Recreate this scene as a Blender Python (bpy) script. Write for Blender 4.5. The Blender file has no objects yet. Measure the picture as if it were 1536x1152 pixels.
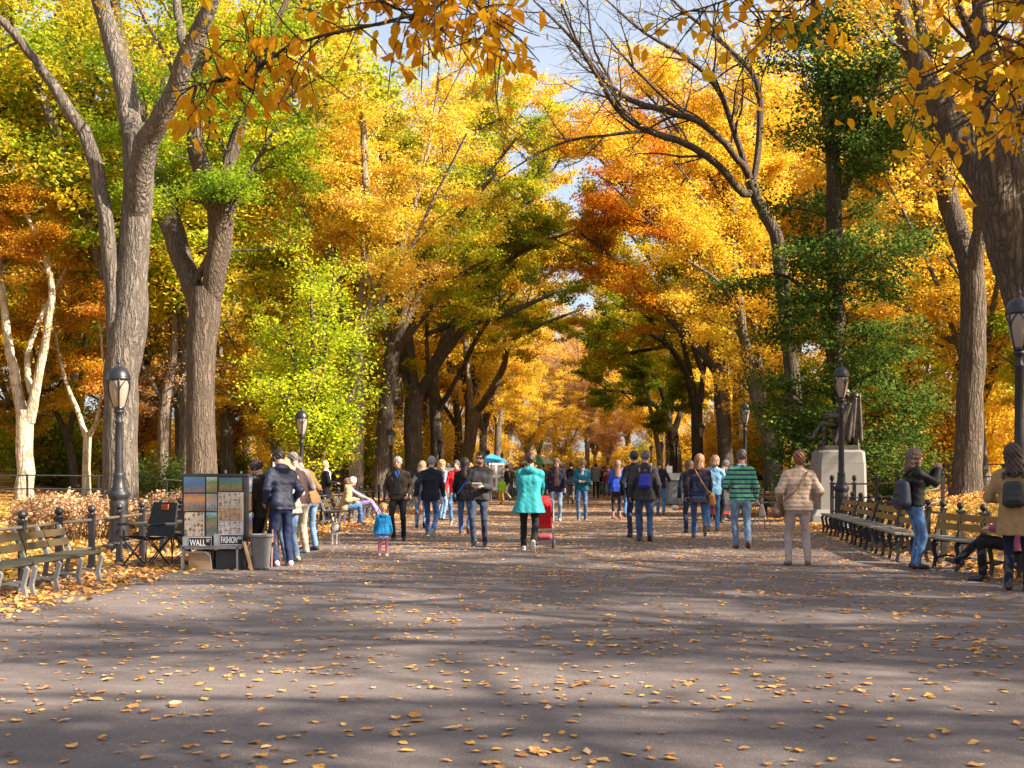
import bpy, math, random
import numpy as np
from mathutils import Vector, Matrix
R = math.radians
scn = bpy.context.scene
COL = scn.collection
# ---------------------------------------------------------------- camera numbers (photo pixels 1536x1152)
F, EYE, VX, HY = 1750.0, 1.4, 880.0, 706.0
def at(px, gy):
    """ground point whose foot is seen at this pixel"""
    s = (gy - HY) / EYE
    return ((px - VX) / s, F / s)
def at_depth(px, py, Y):
    s = F / Y
    return ((px - VX) / s, Y, EYE - (py - HY) / s)
def smooth(a, b, x):
    t = np.clip((x - a) / (b - a), 0, 1); return t * t * (3 - 2 * t)
def ground_z(x, y):
    x = np.asarray(x, float); y = np.asarray(y, float)
    z = 0.75 * smooth(7.0, 11.5, x) + 0.25 * smooth(-8.5, -16, x)
    z = z + 5.5 * smooth(24, 95, np.abs(x)) + 7 * smooth(190, 320, y)
    z = z + 0.12 * np.sin(x * .35 + 1) * np.sin(y * .21) * (smooth(8, 13, x) + smooth(-9, -14, x))
    return z
# ---------------------------------------------------------------- object bookkeeping
def tag(o, label=None, cat=None, group=None, kind=None):
    if label: o['label'] = label
    if cat: o['category'] = cat
    if group: o['group'] = group
    if kind: o['kind'] = kind
    return o
def empty(name, loc=(0, 0, 0), rz=0.0, label=None, cat=None, group=None):
    o = bpy.data.objects.new(name, None); COL.objects.link(o)
    o.location = loc; o.rotation_euler = (0, 0, rz); o.empty_display_size = .2
    return tag(o, label, cat, group)
def copy_tree(o, parent=None):
    c = o.copy(); COL.objects.link(c)
    if parent is not None: c.parent = parent
    for ch in list(o.children): copy_tree(ch, c)
    return c
class MB:
    """collects shapes and links them as one mesh"""
    def __init__(s): s.v = []; s.f = []; s.n = 0; s.mi = []; s.tint = []
    def add(s, v, f, mi=0):
        v = np.asarray(v, np.float32).reshape(-1, 3)
        s.v.append(v)
        for a in f:
            a = np.asarray(a, np.int32)
            if len(a): s.f.append(a + s.n); s.mi.append(np.full(len(a), mi, np.int32))
        s.n += len(v)
    def box(s, c, d, rz=0.0, mi=0, M=None):
        x, y, z = [q / 2 for q in d]
        v = np.array([(-x,-y,-z),(x,-y,-z),(x,y,-z),(-x,y,-z),(-x,-y,z),(x,-y,z),(x,y,z),(-x,y,z)])
        if M is not None: v = v @ np.array(M)[:3,:3].T
        if rz:
            cs, sn = math.cos(rz), math.sin(rz); v = v @ np.array([[cs,-sn,0],[sn,cs,0],[0,0,1]]).T
        s.add(v + np.array(c), [[(0,3,2,1),(4,5,6,7),(0,1,5,4),(1,2,6,5),(2,3,7,6),(3,0,4,7)]], mi)
        return s
    def tube(s, pts, rad, n=8, mi=0, wob=0.0, rng=None, caps=True):
        P = np.asarray(pts, float); m = len(P)
        r = np.full(m, rad) if np.isscalar(rad) else np.asarray(rad, float)
        T = np.gradient(P, axis=0); T /= np.linalg.norm(T, axis=1)[:, None] + 1e-9
        ref = np.array([0, 0, 1.0]) if abs(T[0][2]) < .9 else np.array([1.0, 0, 0])
        u = np.cross(ref, T[0]); u /= np.linalg.norm(u)
        a = np.linspace(0, 2 * np.pi, n, endpoint=False); out = []
        ph = rng.uniform(0, 6.28, 3) if rng is not None else (0, 0, 0)
        for i in range(m):
            u = u - T[i] * np.dot(u, T[i]); u /= np.linalg.norm(u) + 1e-9
            w = np.cross(T[i], u)
            rr = r[i] * np.ones(n)
            if wob: rr = rr * (1 + wob * (np.sin(2*a+ph[0]+i*.5) + .7*np.sin(3*a+ph[1]-i*.37) + .5*np.sin(5*a+ph[2]+i*.8)))
            out.append(P[i] + rr[:, None] * (np.cos(a)[:, None] * u + np.sin(a)[:, None] * w))
        v = np.concatenate(out)
        i = np.arange(m - 1)[:, None] * n; j = np.arange(n)[None, :]; k = (j + 1) % n
        q = np.stack([i + j, i + k, i + n + k, i + n + j], -1).reshape(-1, 4)
        fs = [q]
        if caps:
            v = np.concatenate([v, P[:1], P[-1:]])
            fs.append(np.stack([np.full(n, m*n), k[0], j[0]], -1))
            fs.append(np.stack([np.full(n, m*n+1), (m-1)*n + j[0], (m-1)*n + k[0]], -1))
        s.add(v, fs, mi); return s
    def lathe(s, prof, n=16, c=(0, 0, 0), mi=0, flute=0.0, nf=0):
        pr = np.asarray(prof, float); a = np.linspace(0, 2*np.pi, n, endpoint=False); m = len(pr)
        rr = pr[:, 0][:, None] * (1 - flute * (np.cos(a * nf)[None, :] > 0) if nf else np.ones((1, n)))
        v = np.stack([rr*np.cos(a), rr*np.sin(a), np.repeat(pr[:, 1][:, None], n, 1)], -1).reshape(-1, 3) + np.array(c)
        i = np.arange(m - 1)[:, None] * n; j = np.arange(n)[None, :]; k = (j + 1) % n
        q = np.stack([i + j, i + k, i + n + k, i + n + j], -1).reshape(-1, 4)
        s.add(v, [q], mi); return s
    def sphere(s, c, r, n=12, m=8, mi=0):
        th = np.linspace(0, np.pi, m)
        rr = np.array(r) if not np.isscalar(r) else np.array([r, r, r])
        pr = np.stack([np.maximum(np.sin(th), 1e-3), -np.cos(th)], -1)
        b = MB(); b.lathe(pr, n); s.add(b.v[0] * rr + np.array(c), b.f, mi); return s
    def extrude(s, outline, axis_len, M=Matrix.Identity(4), mi=0):
        """strip outline: list of quads' 2D pairs [(a,b)...] as left/right edge lists -> solid of thickness axis_len (local y)"""
        L = np.asarray(outline, float); m = len(L); h = axis_len / 2; v = []
        for (x0, z0, x1, z1) in L: v += [(x0,-h,z0),(x1,-h,z1),(x1,h,z1),(x0,h,z0)]
        f = []
        for i in range(m - 1):
            a = i*4; b = a + 4
            f += [(a,a+1,b+1,b),(a+1,a+2,b+2,b+1),(a+2,a+3,b+3,b+2),(a+3,a,b,b+3)]
        f += [(3,2,1,0), (m*4-4, m*4-3, m*4-2, m*4-1)]
        v = np.array(v) @ np.array(M)[:3,:3].T + np.array(M)[:3, 3]
        s.add(v, [f], mi); return s
    def mesh(s, name, smooth_shade=True):
        me = bpy.data.meshes.new(name)
        V = np.concatenate(s.v).astype(np.float32)
        nf = sum(len(a) for a in s.f)
        tot = np.concatenate([np.full(len(a), a.shape[1], np.int32) for a in s.f])
        lv = np.concatenate([a.ravel() for a in s.f]).astype(np.int32)
        st = np.zeros(nf, np.int32); st[1:] = np.cumsum(tot)[:-1]
        me.vertices.add(len(V)); me.vertices.foreach_set('co', V.ravel())
        me.loops.add(len(lv)); me.loops.foreach_set('vertex_index', lv)
        me.polygons.add(nf); me.polygons.foreach_set('loop_start', st)
        me.polygons.foreach_set('loop_total', tot)
        me.polygons.foreach_set('material_index', np.concatenate(s.mi))
        me.polygons.foreach_set('use_smooth', np.full(nf, smooth_shade, bool))
        if len(s.tint):
            at_ = me.attributes.new('tint', 'FLOAT', 'FACE')
            at_.data.foreach_set('value', np.concatenate(s.tint).astype(np.float32))
        me.update(calc_edges=True)
        return me
    def build(s, name, mats, parent=None, smooth_shade=False, label=None, cat=None, group=None, kind=None, loc=None):
        return link(name, s.mesh(name, smooth_shade), mats, parent, label, cat, group, kind, loc)
def link(name, me, mats, parent=None, label=None, cat=None, group=None, kind=None, loc=None):
    if not isinstance(mats, (list, tuple)): mats = [mats]
    if not len(me.materials):
        for m in mats: me.materials.append(m)
    o = bpy.data.objects.new(name, me); COL.objects.link(o)
    for i, m in enumerate(mats):
        if i < len(o.material_slots):
            if me.materials[i] != m:
                o.material_slots[i].link = 'OBJECT'; o.material_slots[i].material = m
    if parent is not None: o.parent = parent
    if loc is not None: o.location = loc
    return tag(o, label, cat, group, kind)
# ---------------------------------------------------------------- materials
class NT:
    def __init__(s, name):
        s.m = bpy.data.materials.new(name); s.m.use_nodes = True
        s.t = s.m.node_tree; s.t.nodes.clear()
        s.out = s.n('ShaderNodeOutputMaterial')
    def n(s, ty, **kw):
        nd = s.t.nodes.new(ty)
        for k, v in kw.items():
            if k in nd.inputs.keys(): nd.inputs[k].default_value = v
            else: setattr(nd, k, v)
        return nd
    def l(s, a, b): s.t.links.new(a, b)
    def coord(s, scale=(1, 1, 1), kind='Object'):
        tc = s.n('ShaderNodeTexCoord'); mp = s.n('ShaderNodeMapping'); mp.inputs['Scale'].default_value = scale
        s.l(tc.outputs[kind], mp.inputs[0]); return mp.outputs[0]
    def noise(s, co, scale, detail=4, rough=.6):
        nd = s.n('ShaderNodeTexNoise'); nd.inputs['Scale'].default_value = scale; nd.inputs['Detail'].default_value = detail
        nd.inputs['Roughness'].default_value = rough; s.l(co, nd.inputs['Vector']); return nd.outputs['Fac']
    def ramp(s, fac, stops, interp='LINEAR'):
        nd = s.n('ShaderNodeValToRGB'); cr = nd.color_ramp; cr.interpolation = interp
        while len(cr.elements) < len(stops): cr.elements.new(.5)
        for e, (p, c) in zip(cr.elements, stops): e.position = p; e.color = tuple(c) + ((1,) if len(c) == 3 else ())
        s.l(fac, nd.inputs[0]); return nd.outputs[0]
    def mix(s, fac, a, b, mode='MIX'):
        nd = s.n('ShaderNodeMix', data_type='RGBA', blend_type=mode)
        for sock, v in ((nd.inputs['Factor'], fac), (nd.inputs[6], a), (nd.inputs[7], b)):
            if hasattr(v, 'is_output'): s.l(v, sock)
            elif isinstance(v, (tuple, list)): sock.default_value = tuple(v) + ((1,) if len(v) == 3 else ())
            else: sock.default_value = v
        return nd.outputs[2]
    def bump(s, h, strength=.5, dist=.02):
        nd = s.n('ShaderNodeBump'); nd.inputs['Strength'].default_value = strength; nd.inputs['Distance'].default_value = dist
        s.l(h, nd.inputs['Height']); return nd.outputs[0]
    def bsdf(s, col, rough=.7, metal=0.0, normal=None, spec=.5, **kw):
        b = s.n('ShaderNodeBsdfPrincipled')
        if hasattr(col, 'is_output'): s.l(col, b.inputs['Base Color'])
        else: b.inputs['Base Color'].default_value = tuple(col) + (1,)
        if hasattr(rough, 'is_output'): s.l(rough, b.inputs['Roughness'])
        else: b.inputs['Roughness'].default_value = rough
        b.inputs['Metallic'].default_value = metal; b.inputs['Specular IOR Level'].default_value = spec
        if normal is not None: s.l(normal, b.inputs['Normal'])
        for k, v in kw.items(): b.inputs[k].default_value = v
        s.l(b.outputs[0], s.out.inputs[0]); return s.m
def var(c, f): return tuple(min(1, max(0, q * f)) for q in c)
_mats = {}
def cached(fn):
    def w(*a, **k):
        key = (fn.__name__, a, tuple(sorted(k.items())))
        if key not in _mats: _mats[key] = fn(*a, **k)
        return _mats[key]
    return w
@cached
def cloth(c, rough=.85, scale=9.0, stripe=None, denim=False, puff=False):
    if max(c) < .13: c = var(c, .62)
    t = NT('cloth'); co = t.coord()
    nz = t.noise(co, scale, 5, .65); fine = t.noise(co, 160, 2)
    col = t.mix(nz, var(c, .6), var(c, 1.3))
    if denim:
        big = t.noise(t.coord((1, 1, .5)), 7, 3)
        col = t.mix(t.ramp(big, [(.45, (0,0,0)), (.75, (1,1,1))]), col, var(c, 1.9))
    if stripe:
        sp, c2, frac = stripe
        sx = t.n('ShaderNodeSeparateXYZ'); t.l(co, sx.inputs[0])
        m1 = t.n('ShaderNodeMath', operation='MULTIPLY'); t.l(sx.outputs[2], m1.inputs[0]); m1.inputs[1].default_value = 1 / sp
        m2 = t.n('ShaderNodeMath', operation='FRACT'); t.l(m1.outputs[0], m2.inputs[0])
        m3 = t.n('ShaderNodeMath', operation='LESS_THAN'); t.l(m2.outputs[0], m3.inputs[0]); m3.inputs[1].default_value = frac
        col = t.mix(m3.outputs[0], col, c2)
    dr = t.noise(t.coord((1, 1, .3)), 13, 3); h = t.mix(.2, t.mix(.5, nz, dr), fine)
    return t.bsdf(col, rough, normal=t.bump(h, .85, .03), spec=.25 if not puff else .4)
@cached
def plain(c, rough=.5, metal=0.0, spec=.5, nscale=14.0, amt=.25, bump=.15):
    t = NT('surface'); co = t.coord(); nz = t.noise(co, nscale, 5)
    col = t.mix(nz, var(c, 1 - amt), var(c, 1 + amt))
    return t.bsdf(col, t.ramp(nz, [(.3, (rough*.8,)*3), (.7, (min(1, rough*1.2),)*3)]), metal, t.bump(nz, bump, .01), spec)
@cached
def skin(c=(.52, .30, .21)):
    t = NT('skin'); nz = t.noise(t.coord(), 30, 3)
    return t.bsdf(t.mix(nz, var(c, .85), var(c, 1.1)), .5, spec=.35)
@cached
def hairm(c):
    t = NT('hair'); nz = t.noise(t.coord((1, 1, .22)), 55, 4, .75)
    return t.bsdf(t.mix(t.ramp(nz, [(.35, (0,)*3), (.65, (1,)*3)]), var(c, .35), var(c, 1.7)), .5, normal=t.bump(nz, .6, .01), spec=.4)
@cached
def leafm(stops, trans=.54, gain=1.0):
    t = NT('leaves'); a = t.n('ShaderNodeAttribute', attribute_name='tint')
    oi = t.n('ShaderNodeObjectInfo')
    ad = t.n('ShaderNodeMath', operation='MULTIPLY_ADD'); t.l(oi.outputs['Random'], ad.inputs[0]); ad.inputs[1].default_value = .16
    t.l(a.outputs['Fac'], ad.inputs[2])
    sb = t.n('ShaderNodeMath', operation='SUBTRACT'); t.l(ad.outputs[0], sb.inputs[0]); sb.inputs[1].default_value = .08
    col = t.ramp(sb.outputs[0], [(p, var(c, gain)) for p, c in stops])
    d = t.n('ShaderNodeBsdfDiffuse'); tr = t.n('ShaderNodeBsdfTranslucent'); mx = t.n('ShaderNodeMixShader')
    t.l(col, d.inputs[0]); t.l(col, tr.inputs[0]); mx.inputs[0].default_value = trans
    t.l(d.outputs[0], mx.inputs[1]); t.l(tr.outputs[0], mx.inputs[2])
    t.l(mx.outputs[0], t.out.inputs[0]); return t.m
@cached
def bark(c, dark=.20, sc=1.0, patch=None):
    t = NT('bark'); co = t.coord((1, 1, .085)); co2 = t.coord()
    v = t.n('ShaderNodeTexVoronoi', feature='DISTANCE_TO_EDGE'); v.inputs['Scale'].default_value = 12 * sc
    wob = t.noise(t.coord((1, 1, .45)), 4, 4)
    mxv = t.n('ShaderNodeVectorMath', operation='MULTIPLY_ADD'); t.l(wob, mxv.inputs[0]); mxv.inputs[1].default_value = (.30, .30, .05); t.l(co, mxv.inputs[2])
    t.l(mxv.outputs[0], v.inputs['Vector'])
    nz = t.noise(co, 22 * sc, 6, .7); big = t.noise(co2, .9, 3)
    fis = t.ramp(v.outputs['Distance'], [(0, (0,)*3), (.10, (.35,)*3), (.34, (1,)*3)])
    h = t.mix(.5, fis, nz)
    col = t.mix(h, var(c, dark), var(c, 1.25))
    col = t.mix(t.ramp(big, [(.35, (0,)*3), (.7, (.6,)*3)]), col, t.mix(h, var((c[0]*.8, c[1]*.82, c[2]*.75), dark), var((c[0]*.85, c[1]*.9, c[2]*.85), 1)))
    st = t.noise(t.coord((1, 1, .35)), 1.7, 5, .7); col = t.mix(t.ramp(st, [(.52, (0,)*3), (.68, (.75,)*3)]), col, var(c, .42))
    if patch:
        pn = t.noise(co2, 3.2, 4, .65)
        col = t.mix(t.ramp(pn, [(.52, (0,)*3), (.56, (1,)*3)]), col, patch)
    return t.bsdf(col, .9, normal=t.bump(h, 1.0, .09), spec=.15)
# ---------------------------------------------------------------- leaves and trees
def leaf_quads(mb, C, size, rng, tint, flat=.55, curl=.0, aspect=.62):
    """many single leaves: rhombic faces with mostly upward normals"""
    n = len(C)
    if n == 0: return
    N = rng.normal(0, flat, (n, 3)); N[:, 2] += 1; N /= np.linalg.norm(N, axis=1)[:, None]
    A = rng.normal(0, 1, (n, 3)); A -= N * (A * N).sum(1)[:, None]; A /= np.linalg.norm(A, axis=1)[:, None]
    B = np.cross(N, A)
    s = size * rng.uniform(.5, 1.42, (n, 1))
    cl = (curl * s * rng.uniform(-1, 1, (n, 1)))
    v = np.stack([C - A*s*.5, C - A*s*.05 + B*s*.5*aspect + N*cl, C + A*s*.5, C - A*s*.05 - B*s*.5*aspect + N*cl], 1).reshape(-1, 3)
    q = np.arange(4*n).reshape(-1, 4)
    mb.add(v, [q]); mb.tint.append(np.clip(tint, 0, 1))
def walk(rng, p, d, L, n, wander, trop):
    out = [np.array(p, float)]; d = np.array(d, float)
    for i in range(n):
        d = d + rng.normal(0, wander, 3); d[2] += trop; d /= np.linalg.norm(d)
        out.append(out[-1] + d * L / n)
    return np.array(out)
def interp(P, t):
    x = np.asarray(t) * (len(P) - 1); i = np.minimum(x.astype(int), len(P) - 2); f = (x - i)[:, None]
    return P[i] * (1 - f) + P[i + 1] * f
def densify(P, r, step):
    P = np.asarray(P, float); r = np.asarray(r, float); m = len(P)
    n = max(2, int(np.linalg.norm(np.diff(P, axis=0), axis=1).sum() / step))
    # catmull-rom
    t = np.linspace(0, m - 1 - 1e-6, n + 1); i = t.astype(int); f = (t - i)[:, None]
    g = lambda k: P[np.clip(k, 0, m - 1)]
    p0, p1, p2, p3 = g(i-1), g(i), g(i+1), g(i+2)
    Q = .5*((2*p1) + (-p0+p2)*f + (2*p0-5*p1+4*p2-p3)*f**2 + (-p0+3*p1-3*p2+p3)*f**3)
    return Q, np.interp(t, np.arange(m), r)
def side_dir(rng, T, ang, k):
    T = T / (np.linalg.norm(T) + 1e-9)
    a = rng.normal(0, 1, 3); a -= T * np.dot(a, T); a /= np.linalg.norm(a)
    return T * math.cos(ang) + a * math.sin(ang)
def grow(rng, limbs, P):
    """limbs: list of (points, radii, tmin or None). Returns trunk MB, leaf twig polylines."""
    wood = MB(); twigs = []
    for pts, rad, tmin in limbs:
        Q, r = densify(pts, rad, P.get('step', .5))
        n = 18 if r[0] > .2 else 10 if r[0] > .08 else 6
        Q[1:-1] += rng.normal(0, .02, (len(Q) - 2, 3)) * np.minimum(1, r[1:-1, None] * 6)
        wood.tube(Q, r * 1.0, n, wob=.045 if r[0] > .12 else .02, rng=rng, caps=False)
        if tmin is None: continue
        seg = np.linalg.norm(np.diff(Q, axis=0), axis=1).sum() * (1 - tmin)
        n1 = max(2, int(seg * P.get('d1', 1.1)))
        for k in range(n1):
            t = tmin + (1 - tmin) * (k + rng.uniform(0, 1)) / n1
            i = min(len(Q) - 2, int(t * (len(Q) - 1)))
            T = Q[i + 1] - Q[i]; T /= np.linalg.norm(T)
            d = side_dir(rng, T, R(rng.uniform(35, 75)), k)
            d = d + np.array(P.get('bias', (0, 0, .1)))
            L = P.get('L1', 3.2) * rng.uniform(.55, 1.15) * (1.1 - .45 * t)
            b = walk(rng, Q[i], d / np.linalg.norm(d), L, 6, P.get('wander', .16), P.get('trop', .03))
            rb = min(r[i] * .6, .012 + L * .013)
            wood.tube(b, np.linspace(rb, .010, len(b)), 5, caps=False)
            n2 = max(3, int(L * P.get('d2', 2.0)))
            for q in range(n2):
                tt = .2 + .8 * (q + rng.uniform(0, 1)) / n2; j = min(len(b) - 2, int(tt * (len(b) - 1)))
                T2 = b[j + 1] - b[j]
                d2 = side_dir(rng, T2, R(rng.uniform(30, 70)), q); d2[2] = d2[2] * P.get('flat2', .6)
                L2 = P.get('L2', 1.3) * rng.uniform(.5, 1.2)
                w = walk(rng, b[j], d2 / np.linalg.norm(d2), L2, 4, .18, P.get('trop2', .0))
                twigs.append(w)
                if P.get('twigmesh', True): wood.tube(w, np.linspace(min(rb*.6, .014), .004, 5), 3, caps=False)
                if P.get('bare'):
                    for z in range(P['bare']):
                        jj = rng.integers(0, 4); d3 = side_dir(rng, w[jj+1]-w[jj], R(rng.uniform(20, 55)), z)
                        w3 = walk(rng, w[jj], d3, L2 * rng.uniform(.4, .8), 3, .15, .02)
                        wood.tube(w3, np.linspace(.007, .0035, 4), 3, caps=False)
            twigs.append(b[3:])
    return wood, twigs
def foliage(rng, twigs, n_total, size, spread=.26, tint=(0.5, .22), flat=.62, vert=.42, zt=None):
    if size > .125: n_total *= 1.55; size *= .83
    mb = MB(); per = max(1, int(n_total / max(1, len(twigs)))); Cs = []; Ts = []
    for w in twigs:
        n = max(1, int(per * rng.uniform(.3, 1.7)))
        c = interp(w, rng.uniform(.1, 1, n)) + rng.normal(0, spread, (n, 3)) * np.array([1, 1, vert])
        Cs.append(c)
        base = rng.normal(tint[0], tint[1])
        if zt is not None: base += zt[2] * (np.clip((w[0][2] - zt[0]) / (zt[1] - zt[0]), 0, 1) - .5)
        Ts.append(base + rng.normal(0, .15, n))
    C = np.concatenate(Cs); T = np.concatenate(Ts)
    leaf_quads(mb, C, size, rng, T, flat, .12)
    return mb
# crown colours: albedo ramps from one kind of leaf to the next
GOLD   = ((0, (.46,.43,.04)), (.3, (.73,.52,.045)), (.7, (.82,.51,.045)), (1, (.86,.61,.19)))
ORANGE = ((0, (.50,.42,.035)), (.35, (.74,.51,.045)), (.75, (.81,.49,.045)), (1, (.85,.59,.19)))
YELLOW = ((0, (.36,.40,.04)), (.3, (.67,.52,.045)), (.65, (.81,.52,.05)), (1, (.86,.63,.21)))
LIME   = ((0, (.11,.21,.014)), (.4, (.27,.37,.02)), (.75, (.50,.47,.03)), (1, (.72,.48,.03)))
OLIVE  = ((0, (.15,.24,.016)), (.4, (.32,.38,.022)), (.7, (.56,.46,.028)), (1, (.74,.45,.03)))
GREEN  = ((0, (.045,.088,.020)), (.5, (.090,.155,.030)), (.85, (.17,.24,.045)), (1, (.36,.29,.03)))
MIXED  = ((0, (.15,.26,.018)), (.38, (.40,.45,.028)), (.62, (.69,.53,.04)), (1, (.80,.50,.04)))
PALE   = ((0, (.56,.30,.06)), (.5, (.64,.36,.12)), (1, (.58,.36,.20)))
ELM = bark((.215, .180, .152)); ELMD = bark((.155, .126, .104)); PLANE = bark((.60, .50, .38), .7, .6, (.36, .28, .18))
TWIG = bark((.34, .26, .21))
def limb(Y, pts, tmin=.3, dys=None):
    """photo outline of a limb at its own distance -> 3D points and radii"""
    s = F / Y; out = []; rad = []; n = len(pts)
    for i, p in enumerate(pts):
        dy = p[3] if len(p) > 3 else (dys or 0) * i / max(1, n - 1)
        yy = Y + dy; x = (p[0] - VX) / F * yy; z = EYE - (p[1] - HY) / F * yy
        out.append((x, yy, z)); rad.append(p[2] / 2 / s)
    return out, rad, tmin
def hero_tree(name, label, seed, Y, limbs, n, size, ramp_, barkm=ELM, group='old trees lining the promenade', cat='tree', flare=1.55, crown=True, P=None, **fk):
    rng = np.random.default_rng(seed); P = P or {}
    ls = []
    for i, l in enumerate(limbs):
        pts, rad, tmin = limb(Y, l[0], l[1], l[2] if len(l) > 2 else 0)
        if i == 0:      # trunk: stand it on the ground with a root flare
            x, y, z = pts[0]; gz = float(ground_z(x, y)); pts[0] = (x, y, gz - .15)
            rad[0] = rad[1] * flare if len(rad) > 1 else rad[0]
            q = np.array(pts[0]) * .82 + np.array(pts[1]) * .18; pts.insert(1, tuple(q)); rad.insert(1, (rad[0] * .35 + rad[1] * .65))
        ls.append((np.array(pts), rad, tmin))
    o = np.array([ls[0][0][0][0], ls[0][0][0][1], float(ground_z(ls[0][0][0][0], ls[0][0][0][1]))])
    ls = [(p - o, r, t) for p, r, t in ls]
    wood, tw = grow(rng, ls, P)
    e = empty(name, o, 0, label, cat, group)
    wood.build('trunk', barkm, e, True)
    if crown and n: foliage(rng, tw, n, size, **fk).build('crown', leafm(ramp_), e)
    return e
def template(seed, H, spread, n, size, kind='vase', n_l=4, P=None, spread_k=1.0, **fk):
    """a whole tree at the origin: (trunk mesh, crown mesh)"""
    rng = np.random.default_rng(seed); fh = H * rng.uniform(.22, .3); r0 = H * .017
    lean = rng.normal(0, .03, 2)
    tr = [(0, 0, -.2), (0, 0, .5), (lean[0]*fh*.5, lean[1]*fh*.5, fh*.5), (lean[0]*fh, lean[1]*fh, fh)]
    ls = [(np.array(tr), [r0*1.5, r0*1.08, r0*.95, r0*.95], None)]
    a0 = rng.uniform(0, 6.28)
    for k in range(n_l):
        a = a0 + k * 6.283 / n_l + rng.normal(0, .25); out = spread * rng.uniform(.6, 1.1)
        top = H * rng.uniform(.82, 1.0)
        b = np.array(tr[-1]) + (0, 0, -.15)
        pts = [b, b + np.array([math.cos(a)*out*.22, math.sin(a)*out*.22, (top-fh)*.28]),
               b + np.array([math.cos(a)*out*.55, math.sin(a)*out*.55, (top-fh)*.62]),
               b + np.array([math.cos(a)*out, math.sin(a)*out, (top-fh)*.95])]
        ls.append((np.array(pts), [r0*.7, r0*.5, r0*.33, .03], .12))
        m = pts[1]; a2 = a + rng.choice([-1, 1]) * rng.uniform(.6, 1.1)
        p2 = [m, m + np.array([math.cos(a2)*out*.5, math.sin(a2)*out*.5, (top-fh)*.18]), m + np.array([math.cos(a2)*out*1.0, math.sin(a2)*out*1.0, (top-fh)*.30])]
        ls.append((np.array(p2), [r0*.4, r0*.28, .025], .1))
    PP = dict(step=1.0, L1=H*.17, L2=H*.075, d1=.9, d2=1.5, twigmesh=False); PP.update(P or {})
    wood, tw = grow(rng, ls, PP)
    f = foliage(rng, tw, n, size, spread=H*.018*spread_k, **fk)
    return wood.mesh('trunk', True), f.mesh('crown', False)
PLANTED = []
MARKS = [(37,'white plane tree'),(130,'slender pale tree'),(182,'huge grey elm'),(303,'thick brown elm'),(470,'lime yellow maple'),(535,'two-stemmed elm'),(622,'three-limbed elm'),(690,'pale leaning elm'),(840,'turquoise woman'),
         (965,'blue backpack man'),(1047,'olive crowned elm'),(1088,'dark forked elm'),(1165,'slender orange elm'),(1253,'bronze statue'),(1450,'tall furrowed elm')]
def place_names():
    """give each planted tree a label by its kind and the landmark it stands behind"""
    sets = {}
    for e, lb, x, y in PLANTED:
        if 'shade tree' in lb or y < 30: continue
        kind = lb.split(' in the ')[0].split(' of the ')[0].split(' closing')[0]; px = VX + x / y * F
        if px < -20: w = 'reaching in from beyond the left edge'
        elif px > 1560: w = 'reaching in from beyond the right edge'
        else:
            m = min(MARKS, key=lambda q: abs(q[0] - px)); w = ('far ' if y > 95 else '') + 'behind and %s of the %s' % ('left' if px < m[0] else 'right', m[1])
        sets.setdefault(kind + ' ' + w, []).append((y, e))
    for lb, v in sets.items():
        v.sort(key=lambda q: q[0])
        for i, (y, e) in enumerate(v):
            o_ = [''] if len(v) == 1 else [', the nearer', ', the farther'] if len(v) == 2 else [', the nearest', ', second nearest', ', third nearest', ', fourth nearest', ', fifth nearest', ', sixth nearest', ', seventh nearest']
            e['label'] = lb + o_[min(i, len(o_)-1)]
def plant_template(tp, x, y, sc, rz, name, label, ramp_, barkm, group, cat='tree', zs=1.0):
    z = float(ground_z(x, y))
    e = empty(name, (x, y, z), rz, label, cat, group); e.scale = (sc, sc, sc * zs)
    link('trunk', tp[0], barkm, e); link('crown', tp[1], leafm(ramp_), e); PLANTED.append((e, label, x, y))
    return e
# ---------------------------------------------------------------- the big trees, each limb traced at its own distance
hero_tree('elm_tree', 'huge grey forked elm behind the near left lamp post, three bare limbs rising high', 1, 28, [
  ([(182,795,60),(180,740,54),(182,600,49),(190,500,50),(200,400,44),(207,300,44),(208,205,46)], None),
  ([(205,330,28),(205,270,36),(200,215,36),(190,150,32),(172,70,29),(150,0,26),(120,-120,20),(100,-300,14),(80,-420,6)], .5, 2),
  ([(207,340,28),(210,275,36),(219,222,37),(238,186,31),(262,140,27),(285,70,24),(320,0,18),(350,-110,14),(390,-280,6)], .55, -3),
  ([(283,90,18),(268,30,14),(262,-60,12),(255,-200,6)], .5, 3),
  ([(176,560,26),(168,440,23),(155,300,21),(135,220,20),(95,150,17),(55,95,14),(20,50,12),(-60,-30,9),(-120,-100,5)], .7, -1.5)],
  12750, .085, MIXED, tint=(.45,.2), P=dict(d1=.9, bias=(0,.2,.2)))
hero_tree('elm_tree', 'thick brown forked elm right behind the picture stall, leafy green crown', 2, 35, [
  ([(302,780,52),(302,720,47),(300,600,42),(305,500,43),(308,432,47)], None),
  ([(298,455,34),(278,400,31),(255,330,33),(235,270,33),(215,200,27),(190,100,20),(170,-20,12)], .3, 2),
  ([(316,445,33),(328,370,35),(330,310,37),(305,260,28),(290,180,22),(300,80,16),(310,-60,8)], .3, -2),
  ([(330,320,24),(350,220,19),(390,100,14),(430,0,8)], .1, 1),
  ([(290,430,12),(340,330,9),(380,250,7),(420,180,4)], .1, -1)],
  32640, .11, LIME, bark((.17,.128,.10)), tint=(.42,.2), P=dict(d1=1.5, L1=3.0, twigmesh=False, d2=1.6))
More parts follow.
